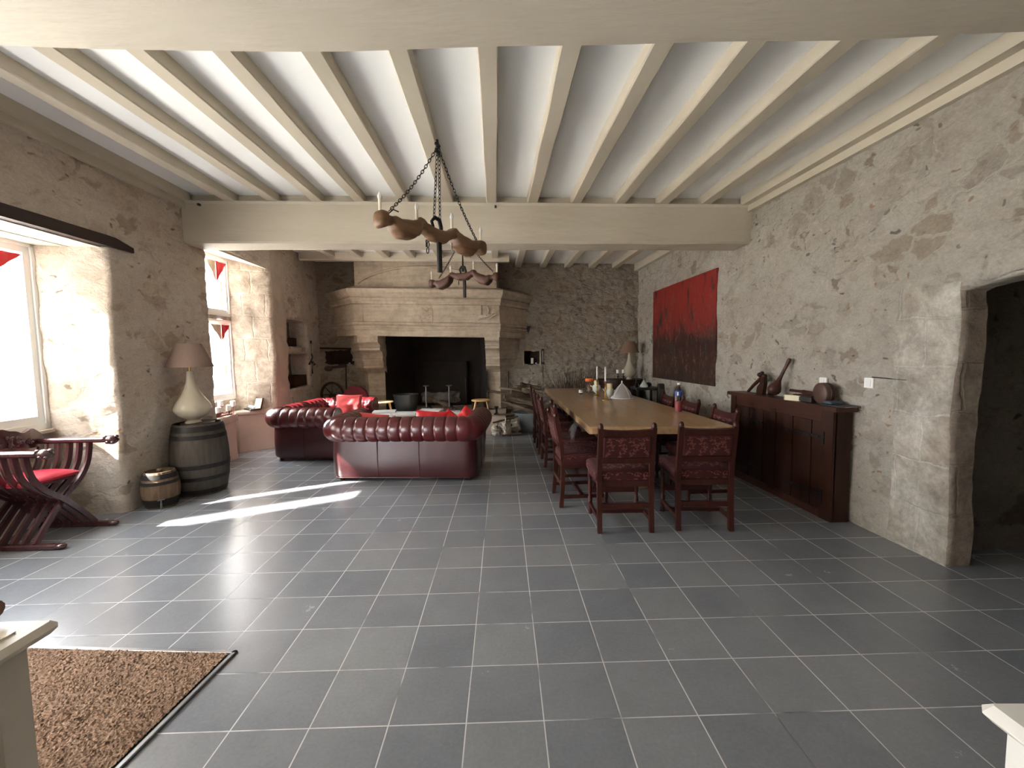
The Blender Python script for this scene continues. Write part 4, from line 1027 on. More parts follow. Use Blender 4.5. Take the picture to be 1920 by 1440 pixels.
    for sx in (-1,1):
        for y in (.09,D-.07):
            a = MB(); a.lathe([(0,0),(.025,0),(.033,.02),(.03,.045),(.02,.05),(0,.05)], (sx*(h-.1),y,0), 14); a.build('bun_foot', M_dwood, t)
s1 = thing('chesterfield_sofa', 'oxblood leather chesterfield sofa seen from the back, with a pleated rolled top', 'sofa', (-1.305,4.955,0), R(-2.5))
chesterfield(s1, 1.74, .92, 2, mat=M_leather)
s2 = thing('chesterfield_sofa', 'oxblood leather chesterfield sofa side-on by the window, with a deep-buttoned arm and a red cushion', 'sofa', (-3.42,6.78,0), R(-93))
chesterfield(s2, 1.50, .96, 2, mat=M_leather, pleat=.125)

def cushion(name, label, loc, size, rot, mat, cat='cushion', group=None, puff=.07, seed=0):
    a = MB(); w, h_ = size; n = 16
    for sgn in (1,-1):
        def f(u, v):
            x = (u-.5)*w; y = (v-.5)*h_
            k = max(0, (1-(2*u-1)**2))*max(0, (1-(2*v-1)**2)); cor = 1-.06*(abs(2*u-1)**3*abs(2*v-1)**3)*-1
            wr = noise.noise(Vector((u*4+seed, v*4, seed*2)))*.030*(.3+k)
            pin = 1-.07*math.sin(PI*u)*0
            return (x*(1-.05*(1-abs(2*v-1)**2)*abs(2*u-1)), y*(1-.05*(1-abs(2*u-1)**2)*abs(2*v-1)), sgn*(puff*k**.42)+wr)
        a.grid(f, n, n)
    o = a.build(name, mat, merge=False); o.location = loc; o.rotation_euler = rot
    return tag(o, label, cat, group)
cushion('cushion', 'coral red square cushion leaning on the far arm of the sofa by the window', (-2.74,7.12,.66), (.42,.38), (R(80),R(2),R(12)), M_redf, seed=1)
cushion('cushion', 'crumpled scarlet satin cushion showing a pointed corner above the front sofa back, furthest right', (-.58,5.40,.655), (.28,.28), (R(78),R(40),R(4)), M_redf2, seed=2, puff=.06)
cushion('cushion', 'scarlet satin cushion peeping over the middle of the front sofa back', (-1.04,5.36,.615), (.42,.36), (R(66),R(4),R(-3)), M_redf2, seed=3)
cushion('cushion', 'scarlet cushion with a small raised corner between the other two behind the front sofa back', (-.80,5.42,.63), (.26,.26), (R(72),R(38),R(2)), M_redf2, seed=5, puff=.05)
cushion('cushion', 'red cushion showing at the left end above the front sofa back', (-1.86,5.62,.575), (.40,.34), (R(60),R(10),R(20)), M_redf, seed=6)

# ------------------------------------------------------------------ coffee table with magazines
t = thing('coffee_table', 'low coffee table hidden behind the front sofa, covered with magazines', 'coffee table', (-1.38,6.48,0))
a = MB(); a.box((-.85,-.38,.47),(.85,.38,.52), bev=.01); a.build('table_top', M_seat, t)
for sx in (-1,1):
    for sy in (-1,1): a = MB(); a.box((sx*.78-.03,sy*.32-.03,0),(sx*.78+.03,sy*.32+.03,.47)); a.build('leg', M_dwood, t)
random.seed(21)
piles = [(-1.94,6.50,5,.34,.26),(-1.62,6.44,4,.33,.25),(-1.28,6.50,5,.34,.26),(-.96,6.50,4,.30,.24),(-.70,6.45,1,.28,.22)]
names = ['leftmost pile','second pile from the left','middle pile','fourth pile from the left','right-hand end of the table']
ordm = ['lowest','second','third','fourth','topmost']
for pi_, (px, py, n_, w_, d_) in enumerate(piles):
    z = .52
    for k in range(n_):
        th = random.uniform(.020,.032); a = MB(); a.box((-w_/2,-d_/2,0),(w_/2,d_/2,th), bev=.002)
        a.add([(-w_/2+.01,-d_/2+.01,th+.0006),(w_/2-.01,-d_/2+.01,th+.0006),(w_/2-.01,d_/2-.01,th+.0006),(-w_/2+.01,d_/2-.01,th+.0006)],[(0,1,2,3)],1,False)
        o = a.build('magazine', [M_paper2 if k == 0 and n_ > 2 else M_waxw, M_paper], loc=(px+random.uniform(-.03,.03),py+random.uniform(-.02,.02),z)); o.rotation_euler = (0,0,random.uniform(-.4,.4)); z += th+.001
        pos = (ordm[k] if k < n_-1 else 'topmost') if n_ > 1 else 'single'
        tag(o, f'{pos} magazine in the {names[pi_]} on the coffee table' if n_ > 1 else 'single magazine lying at the right-hand end of the coffee table', 'magazine', 'magazines on the coffee table')

# ------------------------------------------------------------------ upholstery embroidery: vine with leaves
def vine(w, h, seed):
    """2D polygons (stems, leaves) inside a w x h rectangle centred on 0"""
    rnd = random.Random(seed); polys = []
    def ribbon(pts, wd):
        for i in range(len(pts)-1):
            p, q = Vector(pts[i]), Vector(pts[i+1]); d = (q-p)
            if d.length < 1e-6: continue
            n_ = Vector((-d.y,d.x)).normalized()*wd/2; e = d.normalized()*wd*.3
            polys.append([tuple(p-n_-e),tuple(p+n_-e),tuple(q+n_+e),tuple(q-n_+e)])
    def leaf(p, ang, ln):
        e = Vector((math.cos(ang),math.sin(ang))); n_ = Vector((-e.y,e.x)); out = []
        for u, k in ((0,0),(.25,.8),(.5,1),(.75,.7),(1,0),(.75,-.7),(.5,-1),(.25,-.8)):
            out.append(tuple(Vector(p)+e*ln*u+n_*ln*.21*k))
        if all(abs(a) < w/2-.004 and abs(b) < h/2-.004 for a, b in out): polys.append(out)
    nx = max(1, round(w/.088))
    for k in range(nx):
        cx = -w/2+(k+.5)*w/nx; amp = min(.026, w/nx*.30); pts = []; N = max(6, int(h/.0075)); ph = rnd.uniform(0,6)
        for i in range(N+1):
            y = -h/2+.008+(h-.016)*i/N; pts.append((cx+amp*math.sin(y*44+ph)+.010*math.sin(y*19+k), y))
        ribbon(pts, .0042)
        for i in range(1, N, 2):
            p_, q_ = Vector(pts[i]), Vector(pts[min(i+1,N)]); an = math.atan2((q_-p_).y, (q_-p_).x)
            leaf(pts[i], an+(1 if (i//2) % 2 else -1)*.95, rnd.uniform(.024,.034))
        # side tendrils curling away
        for i in range(3, N-2, 7):
            x, y = pts[i]; sg = 1 if (i//7) % 2 else -1; an = PI/2-sg*1.1; tp = [(x,y)]
            for q in range(9):
                an += sg*.36; x += math.cos(an)*.0085*sg*0+math.cos(an)*.0085; y += math.sin(an)*.0085
                if abs(x) > w/2-.006 or abs(y) > h/2-.006: break
                tp.append((x,y))
            if len(tp) > 3: ribbon(tp, .0036); leaf(tp[-1], an, .024)
    return polys
M_fabric = simple('dark_red_upholstery', (.050,.005,.006), .9, c2=(.038,.004,.004), scale=40, bmp=.2, bdist=.002)
M_vine = simple('pink_vine_embroidery', (.19,.062,.050), .85, c2=(.15,.048,.040), scale=30)

# ------------------------------------------------------------------ dining chairs
def dining_chair(name, label, loc, rz, group):
    t = thing(name, label, 'chair', loc, rz, group)
    hw = .215
    for sx in (-1,1):
        a = MB(); pts = [(sx*hw,-.215,0),(sx*hw,-.20,.20),(sx*hw,-.195,.44),(sx*hw,-.205,.58),(sx*hw,-.245,.80),(sx*hw,-.262,.885)]
        rings = []
        for p in pts: 
            r = .019; rings.append([(p[0]-r,p[1]-r,p[2]),(p[0]+r,p[1]-r,p[2]),(p[0]+r,p[1]+r,p[2]),(p[0]-r,p[1]+r,p[2])])
        a.loft(rings,0,False)
        a.lathe([(.0,-.005),(.020,0),(.022,.015),(.018,.034),(.008,.044),(0,.046)], (sx*hw,-.262,.882), 12)
        a.build('rear_leg', M_chair, t)
        a = MB(); a.lathe([(0,0),(.018,0),(.020,.03),(.014,.05),(.022,.08),(.022,.15),(.013,.165),(.019,.20),(.021,.26),(.015,.32),(.013,.335),(.022,.35),(.022,.42),(0,.42)], (sx*hw,.225,0), 12)
        a.build('front_leg', M_chair, t)
        a = MB(); a.box((sx*hw-.010,-.19,.085),(sx*hw+.010,.21,.118)); a.build('side_stretcher', M_chair, t)
    a = MB(); a.box((-hw,-.018,.09),(hw,.014,.118)); a.build('cross_stretcher', M_chair, t)
    a = MB(); a.box((-hw,.215,.20),(hw,.235,.245)); a.build('front_stretcher', M_chair, t)
    a = MB(); a.box((-hw,-.215,.205),(hw,-.19,.245)); a.build('rear_stretcher', M_chair, t)
    a = MB(); a.box((-hw-.01,-.205,.385),(hw+.01,.235,.43)); a.build('seat_frame', M_chair, t)
    # seat
    a = MB(); x1 = hw+.022
    rings = []
    for z, k in ((.425,.004),(.432,-.004),(.455,-.008),(.495,-.006),(.515,.008),(.525,.03)):
        rings.append([(-x1+k,-.190+k,z),(0,-.195+k,z),(x1-k,-.190+k,z),(x1-k+.004,.03,z),(x1-k,.25-k,z),(0,.258-k,z),(-x1+k,.25-k,z),(-x1+k-.004,.03,z)])
    a.loft(rings,0,True)
    for pl in vine(.40,.38,11): a.add([(p[0],p[1]+.03,.5262) for p in pl],[tuple(range(len(pl)))],1,False)
    for pl in vine(.42,.075,12):
        a.add([(p[0],.2605,p[1]+.472) for p in pl],[tuple(range(len(pl)))],1,False)
        a.add([(p[0],-.2005,p[1]+.472) for p in pl],[tuple(range(len(pl)))],1,False)
        a.add([(x1+.0085,p[0]+.03,p[1]+.472) for p in pl],[tuple(range(len(pl)))],1,False)
        a.add([(-x1-.0085,p[0]+.03,p[1]+.472) for p in pl],[tuple(range(len(pl)))],1,False)
    a.build('seat', [M_fabric, M_vine], t)
    # leaning back
    th = math.atan2(.045,.25); Mb = Matrix.Translation((0,-.215,.60)) @ Matrix.Rotation(th,4,'X')
    b = MB(); b.box((-hw+.02,-.018,-.01),(hw-.02,.014,.035), M=Mb); b.build('lower_rail', M_chair, t)
    b = MB()
    n = 12; top = []
    for i in range(n+1): x = -hw+.018+(2*hw-.036)*i/n; top.append((x,.268+.010*((2*i/n-1)**2)))
    b.prism(top+[(hw-.018,.225),(-hw+.018,.225)], -.018, .012, 'y', M=Mb); b.build('top_rail', M_chair, t)
    b = MB(); b.box((-hw+.019,-.022,.033),(hw-.019,.024,.227), M=Mb, bev=.012)
    for pl in vine(.37,.185,13):
        b.add([(p[0],-.0228,p[1]+.13) for p in pl],[tuple(range(len(pl)))],1,False,Mb)
        b.add([(-p[0],.0248,p[1]+.13) for p in pl],[tuple(range(len(pl)))],1,False,Mb)
    b.build('backrest', [M_fabric, M_vine], t)
    return t
GC = 'carved dining chairs with red leaf upholstery'
ch = dining_chair('dining_chair', 'dining chair with leaf-patterned red back at the near table end, left of the two', (.925,3.66,0), R(0), GC)
dup(ch, (1.60,3.68,0), R(-3), 'dining chair with leaf-patterned red back at the near table end, right of the two')
def lch(x, y, rz, label): dup(ch, (x,y,0), rz, label)
lch(.66,4.28,R(-86),'dining chair on the left side of the table, nearest the camera')
lch(.74,4.98,R(-90),'dining chair on the left side of the table, second from the camera')
lch(.63,5.74,R(-88),'dining chair on the left side of the table, third from the camera')
lch(.60,6.46,R(-90),'dining chair on the left side of the table, fourth from the camera')
lch(.58,7.26,R(-91),'dining chair on the left side of the table, furthest from the camera')
lch(1.94,4.36,R(93),'dining chair on the right side of the table, nearest the camera, next to the sideboard')
lch(1.93,5.20,R(91),'dining chair on the right side of the table, behind the pink bottle')
lch(1.95,5.98,R(90),'dining chair on the right side of the table, third from the camera')
t = thing('black_armchair', 'black upholstered chair with a rounded back at the far right of the table', 'armchair', (2.22,7.02,0), R(75))
a = MB(); a.prism([(-.24,.40),(-.25,.75),(-.20,.90),(-.08,.965),(.08,.965),(.20,.90),(.25,.75),(.24,.40)], -.27, -.19, 'y'); a.build('backrest', M_black, t)
a = MB(); a.box((-.25,-.25,.34),(.25,.25,.47), bev=.04); a.build('seat', M_black, t)
for sx in (-1,1):
    for y in (-.2,.2): a = MB(); a.tube([(sx*.2,y,.35),(sx*.21,y,0)], [.02,.014], 8); a.build('leg', M_dwood, t)

# ------------------------------------------------------------------ dining table
t = thing('dining_table', 'long thick golden oak dining table on log pedestals', 'dining table', (0,0,0))
TZ = .80
NL, NR, FR, FL = Vector((.72,3.97)), Vector((2.05,3.86)), Vector((1.86,8.3)), Vector((.64,8.33))
edge = []
def eseg(p, q, n, amp, sd_):
    for i in range(n):
        w = p.lerp(q, i/n); nn = Vector(((q-p).y, -(q-p).x)).normalized()
        edge.append(w+nn*noise.noise(Vector((i*.37, sd_, 0)))*amp)
eseg(NL,NR,40,.010,1); eseg(NR,FR,60,.012,2); eseg(FR,FL,30,.008,3); eseg(FL,NL,60,.012,4)
a = MB(); a.loft([[(p.x,p.y,TZ-.07) for p in edge],[(p.x*1,p.y,TZ-.010) for p in edge],[(p.x+(1.3-p.x)*.006,p.y+(6-p.y)*.0015,TZ) for p in edge]],0,False)
a.build('table_top', M_table, t)
for (x, y) in ((1.32,4.72),(1.26,7.45)):
    a = MB(); rings = []
    for z in (0,.04,.12,.25,.4,.55,.68,.73):
        rings.append([((.20+.03*abs(z-.36)+.02*noise.noise(Vector((math.cos(q)*1.5,math.sin(q)*1.5,z*2+x))))*math.cos(q)+x, (.20+.02*noise.noise(Vector((math.sin(q)*2,math.cos(q)*2,z+y))))*math.sin(q)+y, z) for q in [2*PI*i/24 for i in range(24)]])
    a.loft(rings,0,True); a.build('log_pedestal', M_bark_light, t)
a = MB(); a.box((1.18,4.9,.30),(1.30,7.3,.40)); a.build('stretcher_beam', M_dwoody, t)
for x in (.86,1.86):
    a = MB(); a.box((x-.03+(0 if x<1 else -.06),4.15,.66),(x+.03+(0 if x<1 else -.06),8.1,.73)); a.build('apron', M_dwoody, t)
# clear plastic hanging from the left edge
a = MB()
def fpl(u, v):
    y = 4.50+.26*u; zz = .72-(.05+.11*(1-u)*v+.05*v*math.sin(u*9)**2)*1.0*v
    return (.70-.06*v+.02*math.sin(u*38+v*3)*v, y, zz)
a.grid(fpl, 60, 12); tag(a.build('plastic_sheet', M_plastic), 'crumpled clear plastic sheet hanging under the left edge of the dining table', 'plastic sheet')

# ------------------------------------------------------------------ things on the table
def candle(loc, h, r, label, mat, taper=True, group=None, name='taper_candle'):
    t = thing(name, label, 'candle', loc, 0, group)
    a = MB()
    if taper: a.lathe([(0,0),(r,0),(r,h*.86),(r*.55,h*.95),(r*.2,h),(0,h)], n=16)
    else: a.lathe([(0,0),(r,0),(r,h-.004),(r*.85,h),(r*.5,h-.006),(0,h-.006)], n=24)
    a.build('wax', mat, t)
    a = MB(); a.tube([(0,0,h-.005),(0,0,h+.012)], .0015, 5); a.build('wick', M_black, t)
    return t
def cstick(loc, h, label):
    t = thing('brass_candlestick', label, 'candlestick', loc, 0, 'brass candlesticks on the dining table')
    a = MB(); a.lathe([(0,0),(.055,0),(.055,.006),(.045,.012),(.022,.028),(.012,.045),(.010,.06),(.018,.075),(.010,.09),(.008,h*.5),(.016,h*.55),(.009,h*.62),(.009,h*.85),(.018,h*.9),(.019,h),(0,h)], n=20); a.build('stem_and_base', M_brass, t)
    a = MB(); a.lathe([(.014,h-.006),(.028,h-.002),(.03,h+.004),(.014,h+.002)], n=20); a.build('drip_pan', M_brass, t)
    return t
cstick((1.34,6.70,.8), .27, 'brass candlestick with a white taper, left of the two on the table')
candle((1.34,6.70,1.072), .205, .013, 'white taper candle in the left brass candlestick', M_waxw)
cstick((1.355,6.17,.8), .27, 'brass candlestick with a white taper, right of the two on the table')
candle((1.355,6.17,1.072), .215, .013, 'white taper candle in the right brass candlestick', M_waxw)
def goblet(loc, label, clabel, s=1):
    t = thing('glass_goblet', label, 'goblet', loc, 0, 'frosted goblets holding yellow candles')
    a = MB(); a.lathe([(0,0),(.04,0),(.042,.006),(.012,.016),(.010,.03),(.02,.04),(.05,.065),(.066,.10),(.066,.14),(.055,.165),(.052,.165),(.062,.14),(.062,.10),(.046,.07),(0,.05)], n=28); a.build('bowl', M_frost, t)
    a = MB(); a.tube([(-.06,0,.13),(-.085,0,.15),(-.10,0,.165)], [.012,.008,.003], 6); a.build('glass_leaf', M_frost, t)
    candle((loc[0],loc[1],loc[2]+.075), .165, .038, clabel, M_waxy, False, 'yellow pillar candles', 'pillar_candle')
goblet((1.42,6.20,.8), 'frosted glass goblet beside the right brass candlestick', 'thick yellow pillar candle in the goblet beside the netted food cover')
goblet((1.37,6.90,.8), 'frosted glass goblet behind the left brass candlestick', 'thick yellow pillar candle behind the left brass candlestick')
t = thing('glass_jar', 'clear clip-top jar with an orange lid at the far end of the table', 'jar', (1.33,7.28,.8))
a = MB(); a.lathe([(0,0),(.07,0),(.075,.01),(.078,.03),(.078,.15),(.055,.19),(.05,.20),(.047,.19),(.072,.15),(.072,.02),(0,.012)], n=28); a.build('glass_body', M_clear, t)
a = MB(); a.lathe([(0,.195),(.068,.195),(.078,.205),(.078,.235),(.07,.25),(0,.252)], n=28); a.build('lid', M_orange, t)
random.seed(4); a = MB()
for k in range(12): a.ball((random.uniform(-.035,.035),random.uniform(-.035,.035),.035+.009*k),(.022,.022,.02),10,8)
tag(a.build('jar_contents', simple('pale_nuts', (.55,.33,.24), .7, c2=(.42,.24,.17), scale=20), t), kind='stuff')
t = thing('candle_cup', 'small white candle glass standing alone at the far end of the table', 'candle cup', (1.13,6.98,.8))
a = MB(); a.lathe([(0,.0),(.035,0),(.038,.04),(.04,.09),(.037,.09),(.033,.03),(0,.01)], n=24); a.build('cup', M_clear, t)
a = MB(); a.lathe([(0,.035),(.034,.035),(.036,.082),(0,.082)], n=20); a.build('white_candle', M_waxw, t)
t = thing('food_cover', 'pointed white netting food cover on the table', 'food cover', (1.66,6.42,.8))
a = MB(); n = 32; prof = [(.165,0),(.15,.045),(.115,.105),(.07,.165),(.02,.215),(.004,.225)]
a.loft([[(r*math.cos(2*PI*i/n), r*math.sin(2*PI*i/n), z) for i in range(n)] for r, z in prof],0,True,cap=False); a.build('netting', M_mesh, t)
for k in range(4):
    b = MB(); q = k*PI/2+.5; b.tube([(r*math.cos(q),r*math.sin(q),z) for r, z in prof], .0035, 5); b.build('rib', M_waxw, t)
b = MB(); b.tube([(.165*math.cos(2*PI*i/32),.165*math.sin(2*PI*i/32),.003) for i in range(32)], .005, 6, closed=True); b.build('rim', M_waxw, t)
b = MB(); b.lathe([(0,.22),(.014,.222),(.012,.25),(.006,.262),(0,.264)], n=12); b.build('knob', M_waxw, t)
for k, (x, y, r) in enumerate(((1.60,6.42,.055),(1.72,6.40,.06))):
    a = MB(); a.lathe([(0,0),(.03,0),(r,.05),(r-.004,.052),(.028,.008),(0,.006)], n=24); tag(a.build('bowl', M_waxw, loc=(x,y,.802)), ['small white bowl under the netting cover, left','small white bowl under the netting cover, right'][k], 'bowl', 'bowls under the food cover')
# plastic bottle, pink drink
t = thing('plastic_bottle', 'clear plastic bottle half full of pink drink with a blue label', 'bottle', (1.905,4.86,.8))
a = MB(); a.lathe([(0,0),(.036,0),(.041,.008),(.041,.05),(.039,.06),(.041,.07),(.041,.20),(.038,.235),(.020,.285),(.014,.30),(.014,.318),(0,.318)], n=28); a.build('bottle_body', M_clear, t)
a = MB(); a.lathe([(0,.004),(.0385,.006),(.0395,.02),(.0395,.125),(0,.125)], n=28); a.build('pink_drink', M_pink, t)
a = MB(); a.lathe([(.0415,.185),(.0418,.187),(.0418,.238),(.0405,.24)], n=28, cap=False); a.build('label_band', M_blue, t)
a = MB()
for k, q in enumerate((R(-125),R(-118))):
    a.box((-.004,-.001,-.02),(.004,.001,.02), M=Matrix.Rotation(q,4,'Z')@Matrix.Translation((.0425,0,.212))@Matrix.Rotation(R(90),4,'Z'))
a.build('label_mark', M_waxw, t)
a = MB(); a.lathe([(0,.312),(.016,.312),(.016,.332),(0,.334)], n=16); a.build('cap', M_waxw, t)

# ------------------------------------------------------------------ dresser in the far right corner
t = thing('corner_cupboard', 'very dark round-fronted cupboard in the far right corner carrying a lamp', 'cupboard', (2.22,8.62,0))
a = MB(); pr = [(-.42,.32)]+[(.42*math.cos(R(q))*1, .10+.34*math.sin(R(q))) for q in range(180,361,10)]+[(.42,.32)]
a.prism(pr, .06, .90); a.build('cupboard_body', M_dwood, t)
a = MB(); pr2 = [(x*1.07, y*1.05+.0) for x, y in pr]; a.prism(pr2, .90, .94); a.prism([(x*.98,y*.98) for x, y in pr2], .80, .82); a.build('top', M_dwoodx, t)
a = MB(); a.prism([(x*.95,y*.95) for x, y in pr], 0, .06); a.build('plinth', M_dwood, t)
lamp((2.37,8.60,.94), 'cream teardrop table lamp with a brown shade on the dark corner cupboard', M_shade2, 0, .80, .86)
for k, (x, l1, l2) in enumerate(((2.08,'dark candle stand, left of the pair on the corner cupboard','white candle on the left dark stand on the corner cupboard'),(2.19,'dark candle stand, right of the pair, next to the lamp base','white candle on the right dark stand on the corner cupboard'))):
    s_ = thing('candle_stand', l1, 'candle stand', (x,8.36,.94), 0, 'dark candle stands')
    a = MB(); a.lathe([(0,0),(.035,0),(.01,.02),(.008,.05),(.02,.065),(.008,.08),(.007,.12),(.03,.135),(0,.136)], n=16); a.build('stem', M_iron, s_)
    candle((x,8.36,1.076), .07, .03, l2, M_waxw, False, 'white candles on the dark stands', 'pillar_candle')
t = thing('side_table', 'black side table between the corner cupboard and the painting wall', 'side table', (2.50,7.85,0))
a = MB(); a.box((-.26,-.22,.80),(.16,.22,.84), bev=.008); a.build('table_top', M_black, t)
for sx in (-.23,.13):
    for sy in (-.19,.19): a = MB(); a.box((sx-.018,sy-.018,0),(sx+.018,sy+.018,.80)); a.build('leg', M_black, t)
t = thing('glass_decanter', 'slender clear glass decanter on the black side table', 'decanter', (2.30,7.86,.84))
a = MB(); a.lathe([(0,0),(.045,0),(.05,.02),(.035,.06),(.012,.10),(.009,.17),(.006,.21),(0,.22)], n=20); a.build('glass_body', M_clear, t)
t = thing('stoppered_decanter', 'squat cream decanter with a ball stopper on the black side table', 'decanter', (2.42,7.80,.84))
a = MB(); a.lathe([(0,0),(.06,0),(.075,.02),(.07,.035),(.035,.085),(.02,.105),(.022,.125),(0,.126)], n=24); a.build('glass_body', M_frost, t)
a = MB(); a.ball((0,0,.145),(.02,.02,.022),12,10); a.build('stopper', M_clear, t)
a = MB(); a.ball((2.52,7.86,.885),(.06,.06,.045),14,10); tag(a.build('dark_bowl', M_black), 'dark round pot on the black side table beside the decanters', 'pot')

# ------------------------------------------------------------------ sideboard
t = thing('sideboard', 'tall dark oak sideboard with plank doors and black strap hinges', 'sideboard', (0,0,0))
yn, yf = 3.585, 5.10
XF = lambda y: 2.745-.060*(y-3.58)      # front face
XK = lambda y: XR(y)-.035
SZ = .985
a = MB(); a.prism([(XF(yn),yn),(XK(yn),yn),(XK(yf),yf),(XF(yf),yf)], .0, SZ-.02)
a.build('cabinet_body', M_dwood, t)
a = MB(); o_ = .045
a.prism([(XF(yn)-o_,yn-.055),(XK(yn),yn-.055),(XK(yf),yf+.05),(XF(yf)-o_,yf+.05)], SZ-.02, SZ+.018); a.build('worktop', M_dwoody, t)
def fbox(bm, y0, y1, z0, z1, d, mi=0):
    bm.loft([[(XF(y)-d,y,z0),(XF(y)+.01,y,z0),(XF(y)+.01,y,z1),(XF(y)-d,y,z1)] for y in (y0,y1)],mi,False)
a = MB(); fbox(a, yn, yn+.13, .0, SZ-.02, .022); a.build('corner_stile', M_dwood, t)
a = MB(); fbox(a, yf-.10, yf, .0, SZ-.02, .022); a.build('corner_stile', M_dwood, t)
a = MB(); fbox(a, 4.31, 4.39, .05, .90, .022); a.build('middle_stile', M_dwood, t)
a = MB(); fbox(a, yn+.13, yf-.10, .86, SZ-.02, .016); a.build('top_rail', M_dwoody, t)
a = MB(); fbox(a, yn+.13, yf-.10, .0, .07, .016); a.build('bottom_rail', M_dwoody, t)
for (y0, y1, hy) in ((yn+.13,4.31,1),(4.39,yf-.10,-1)):
    d_ = MB(); n = 5; w = (y1-y0)/n
    for i in range(n): fbox(d_, y0+i*w+.003, y0+(i+1)*w-.003, .075, .855, .010+.004*(i%2))
    dr = d_.build('door', M_dwood, t)
    for z in (.72,.20):
        b = MB(); ya, yb = (y0-.03, y1-.12) if hy > 0 else (y0+.12, y1+.03)
        fbox(b, ya, yb, z-.012, z+.012, .026)
        for i in range(5):
            yy = ya+(yb-ya)*(i+.5)/5; b.ball((XF(yy)-.028,yy,z),(.007,.009,.009),8,6)
        yy = ya if hy > 0 else yb; fbox(b, yy-.012, yy+.012, z-.055, z+.055, .030)
        b.build('strap_hinge', M_iron, dr)
# things on the sideboard
ST = SZ+.018
t = thing('carved_wooden_tool', 'dark carved wooden bellows-shaped tool with a slanting handle at the far end of the sideboard', 'wooden tool', (2.76,4.68,ST), R(-4))
Mt = Matrix.Rotation(R(90),4,'Z')
a = MB(); a.prism([(-.03,0),(.10,0),(.085,.08),(.03,.12),(.0,.20),(-.055,.19),(-.06,.12)], -.02, .02, 'y', M=Mt); a.build('blade', M_dwoodx, t)
a = MB(); a.tube([(0,.32,.01),(0,.20,.09),(0,.06,.165),(0,.02,.19)], [.016,.018,.022,.024], 10); a.build('handle', M_dwoody, t)
a = MB(); a.ball((0,.06,.215),(.03,.035,.028),12,8); a.ball((0,-.03,.205),(.028,.035,.026),12,8); a.ball((0,.02,.235),(.02,.022,.022),12,8); a.build('carved_head', M_dwood, t)
t = thing('wooden_club', 'long-necked dark wooden club leaning against the wall on the sideboard', 'wooden club', (2.73,4.46,ST))
a = MB(); p0, p1 = Vector((0,0,.03)), Vector((.105,-.115,.40)); N = 16; rr = [.035,.058,.066,.060,.048,.036,.026,.021,.018,.017,.017,.016,.016,.017,.020,.021,.016]
a.tube([p0.lerp(p1,i/N) for i in range(N+1)], rr, 16); a.build('club', M_dwoody, t)
def book(loc, size, rz, mc, mp, label, name='book', cat='book', group=None):
    t = thing(name, label, cat, loc, rz, group); w, d, h_ = size
    a = MB(); a.box((-w/2,-d/2,0),(w/2,d/2,.004)); a.box((-w/2,-d/2,h_-.004),(w/2,d/2,h_)); a.box((-w/2,-d/2,0),(-w/2+.004,d/2,h_)); a.build('cover', mc, t)
    a = MB(); a.box((-w/2+.005,-d/2+.005,.004),(w/2-.005,d/2-.005,h_-.004)); a.build('pages', mp, t); return t
book((2.76,4.13,ST), (.15,.13,.05), R(-60), M_waxy, M_paper2, 'thick cream-paged book block on the sideboard in front of the dark box')
t = thing('dark_box', 'low black wooden box on the sideboard between the book and the round case', 'box', (2.80,4.00,ST), R(3))
a = MB(); a.box((-.06,-.10,0),(.06,.13,.05),bev=.004); a.build('box_body', M_black, t); a = MB(); a.box((-.063,-.103,.05),(.063,.133,.062),bev=.003); a.build('lid', M_dwoody, t)
t = thing('wooden_rod', 'dark wooden rod lying across the low black box on the sideboard', 'rod', (2.80,4.05,ST+.064))
a = MB(); a.tube([(0,.22,.02),(0,.05,.02),(0,.03,.02),(0,.0,.02),(0,-.13,.02)], [.015,.015,.021,.017,.013], 10); a.build('shaft', M_dwoody, t)
t = thing('round_case', 'round brown drum-shaped case standing on its edge on the sideboard', 'round case', (2.80,3.82,ST), R(-2))
a = MB(); Mr = Matrix.Translation((0,0,.095)) @ Matrix.Rotation(R(90),4,'Y')
M_case = simple('brown_leatherette', (.085,.045,.032), .5, c2=(.07,.036,.026), scale=10)
a.lathe([(0,-.035),(.088,-.035),(.095,-.028),(.095,.005),(.089,.01)], n=32, M=Mr); a.build('front_shell', M_case, t)
a = MB(); a.lathe([(.0,.0),(.087,.01),(.095,.016),(.095,.040),(.087,.045),(0,.045)], n=32, M=Mr); a.build('rear_shell', M_dwoody, t)
a = MB(); a.lathe([(.092,.006),(.0955,.009),(.092,.014)], n=32, M=Mr, cap=False); a.build('metal_band', M_steel, t)
book((2.82,3.64,ST), (.17,.24,.012), R(8), M_black, M_waxw, 'thin black folder with white edges at the near end of the sideboard', 'folder', 'folder')
a = MB(); a.box((-.06,-.05,0),(.06,.05,.022),bev=.008); o = a.build('blue_cloth', simple('slate_blue_cloth',(.06,.09,.12),.8,scale=6), loc=(2.80,3.695,ST+.014)); tag(o, 'folded slate-blue cloth between the round case and the black folder', 'cloth')

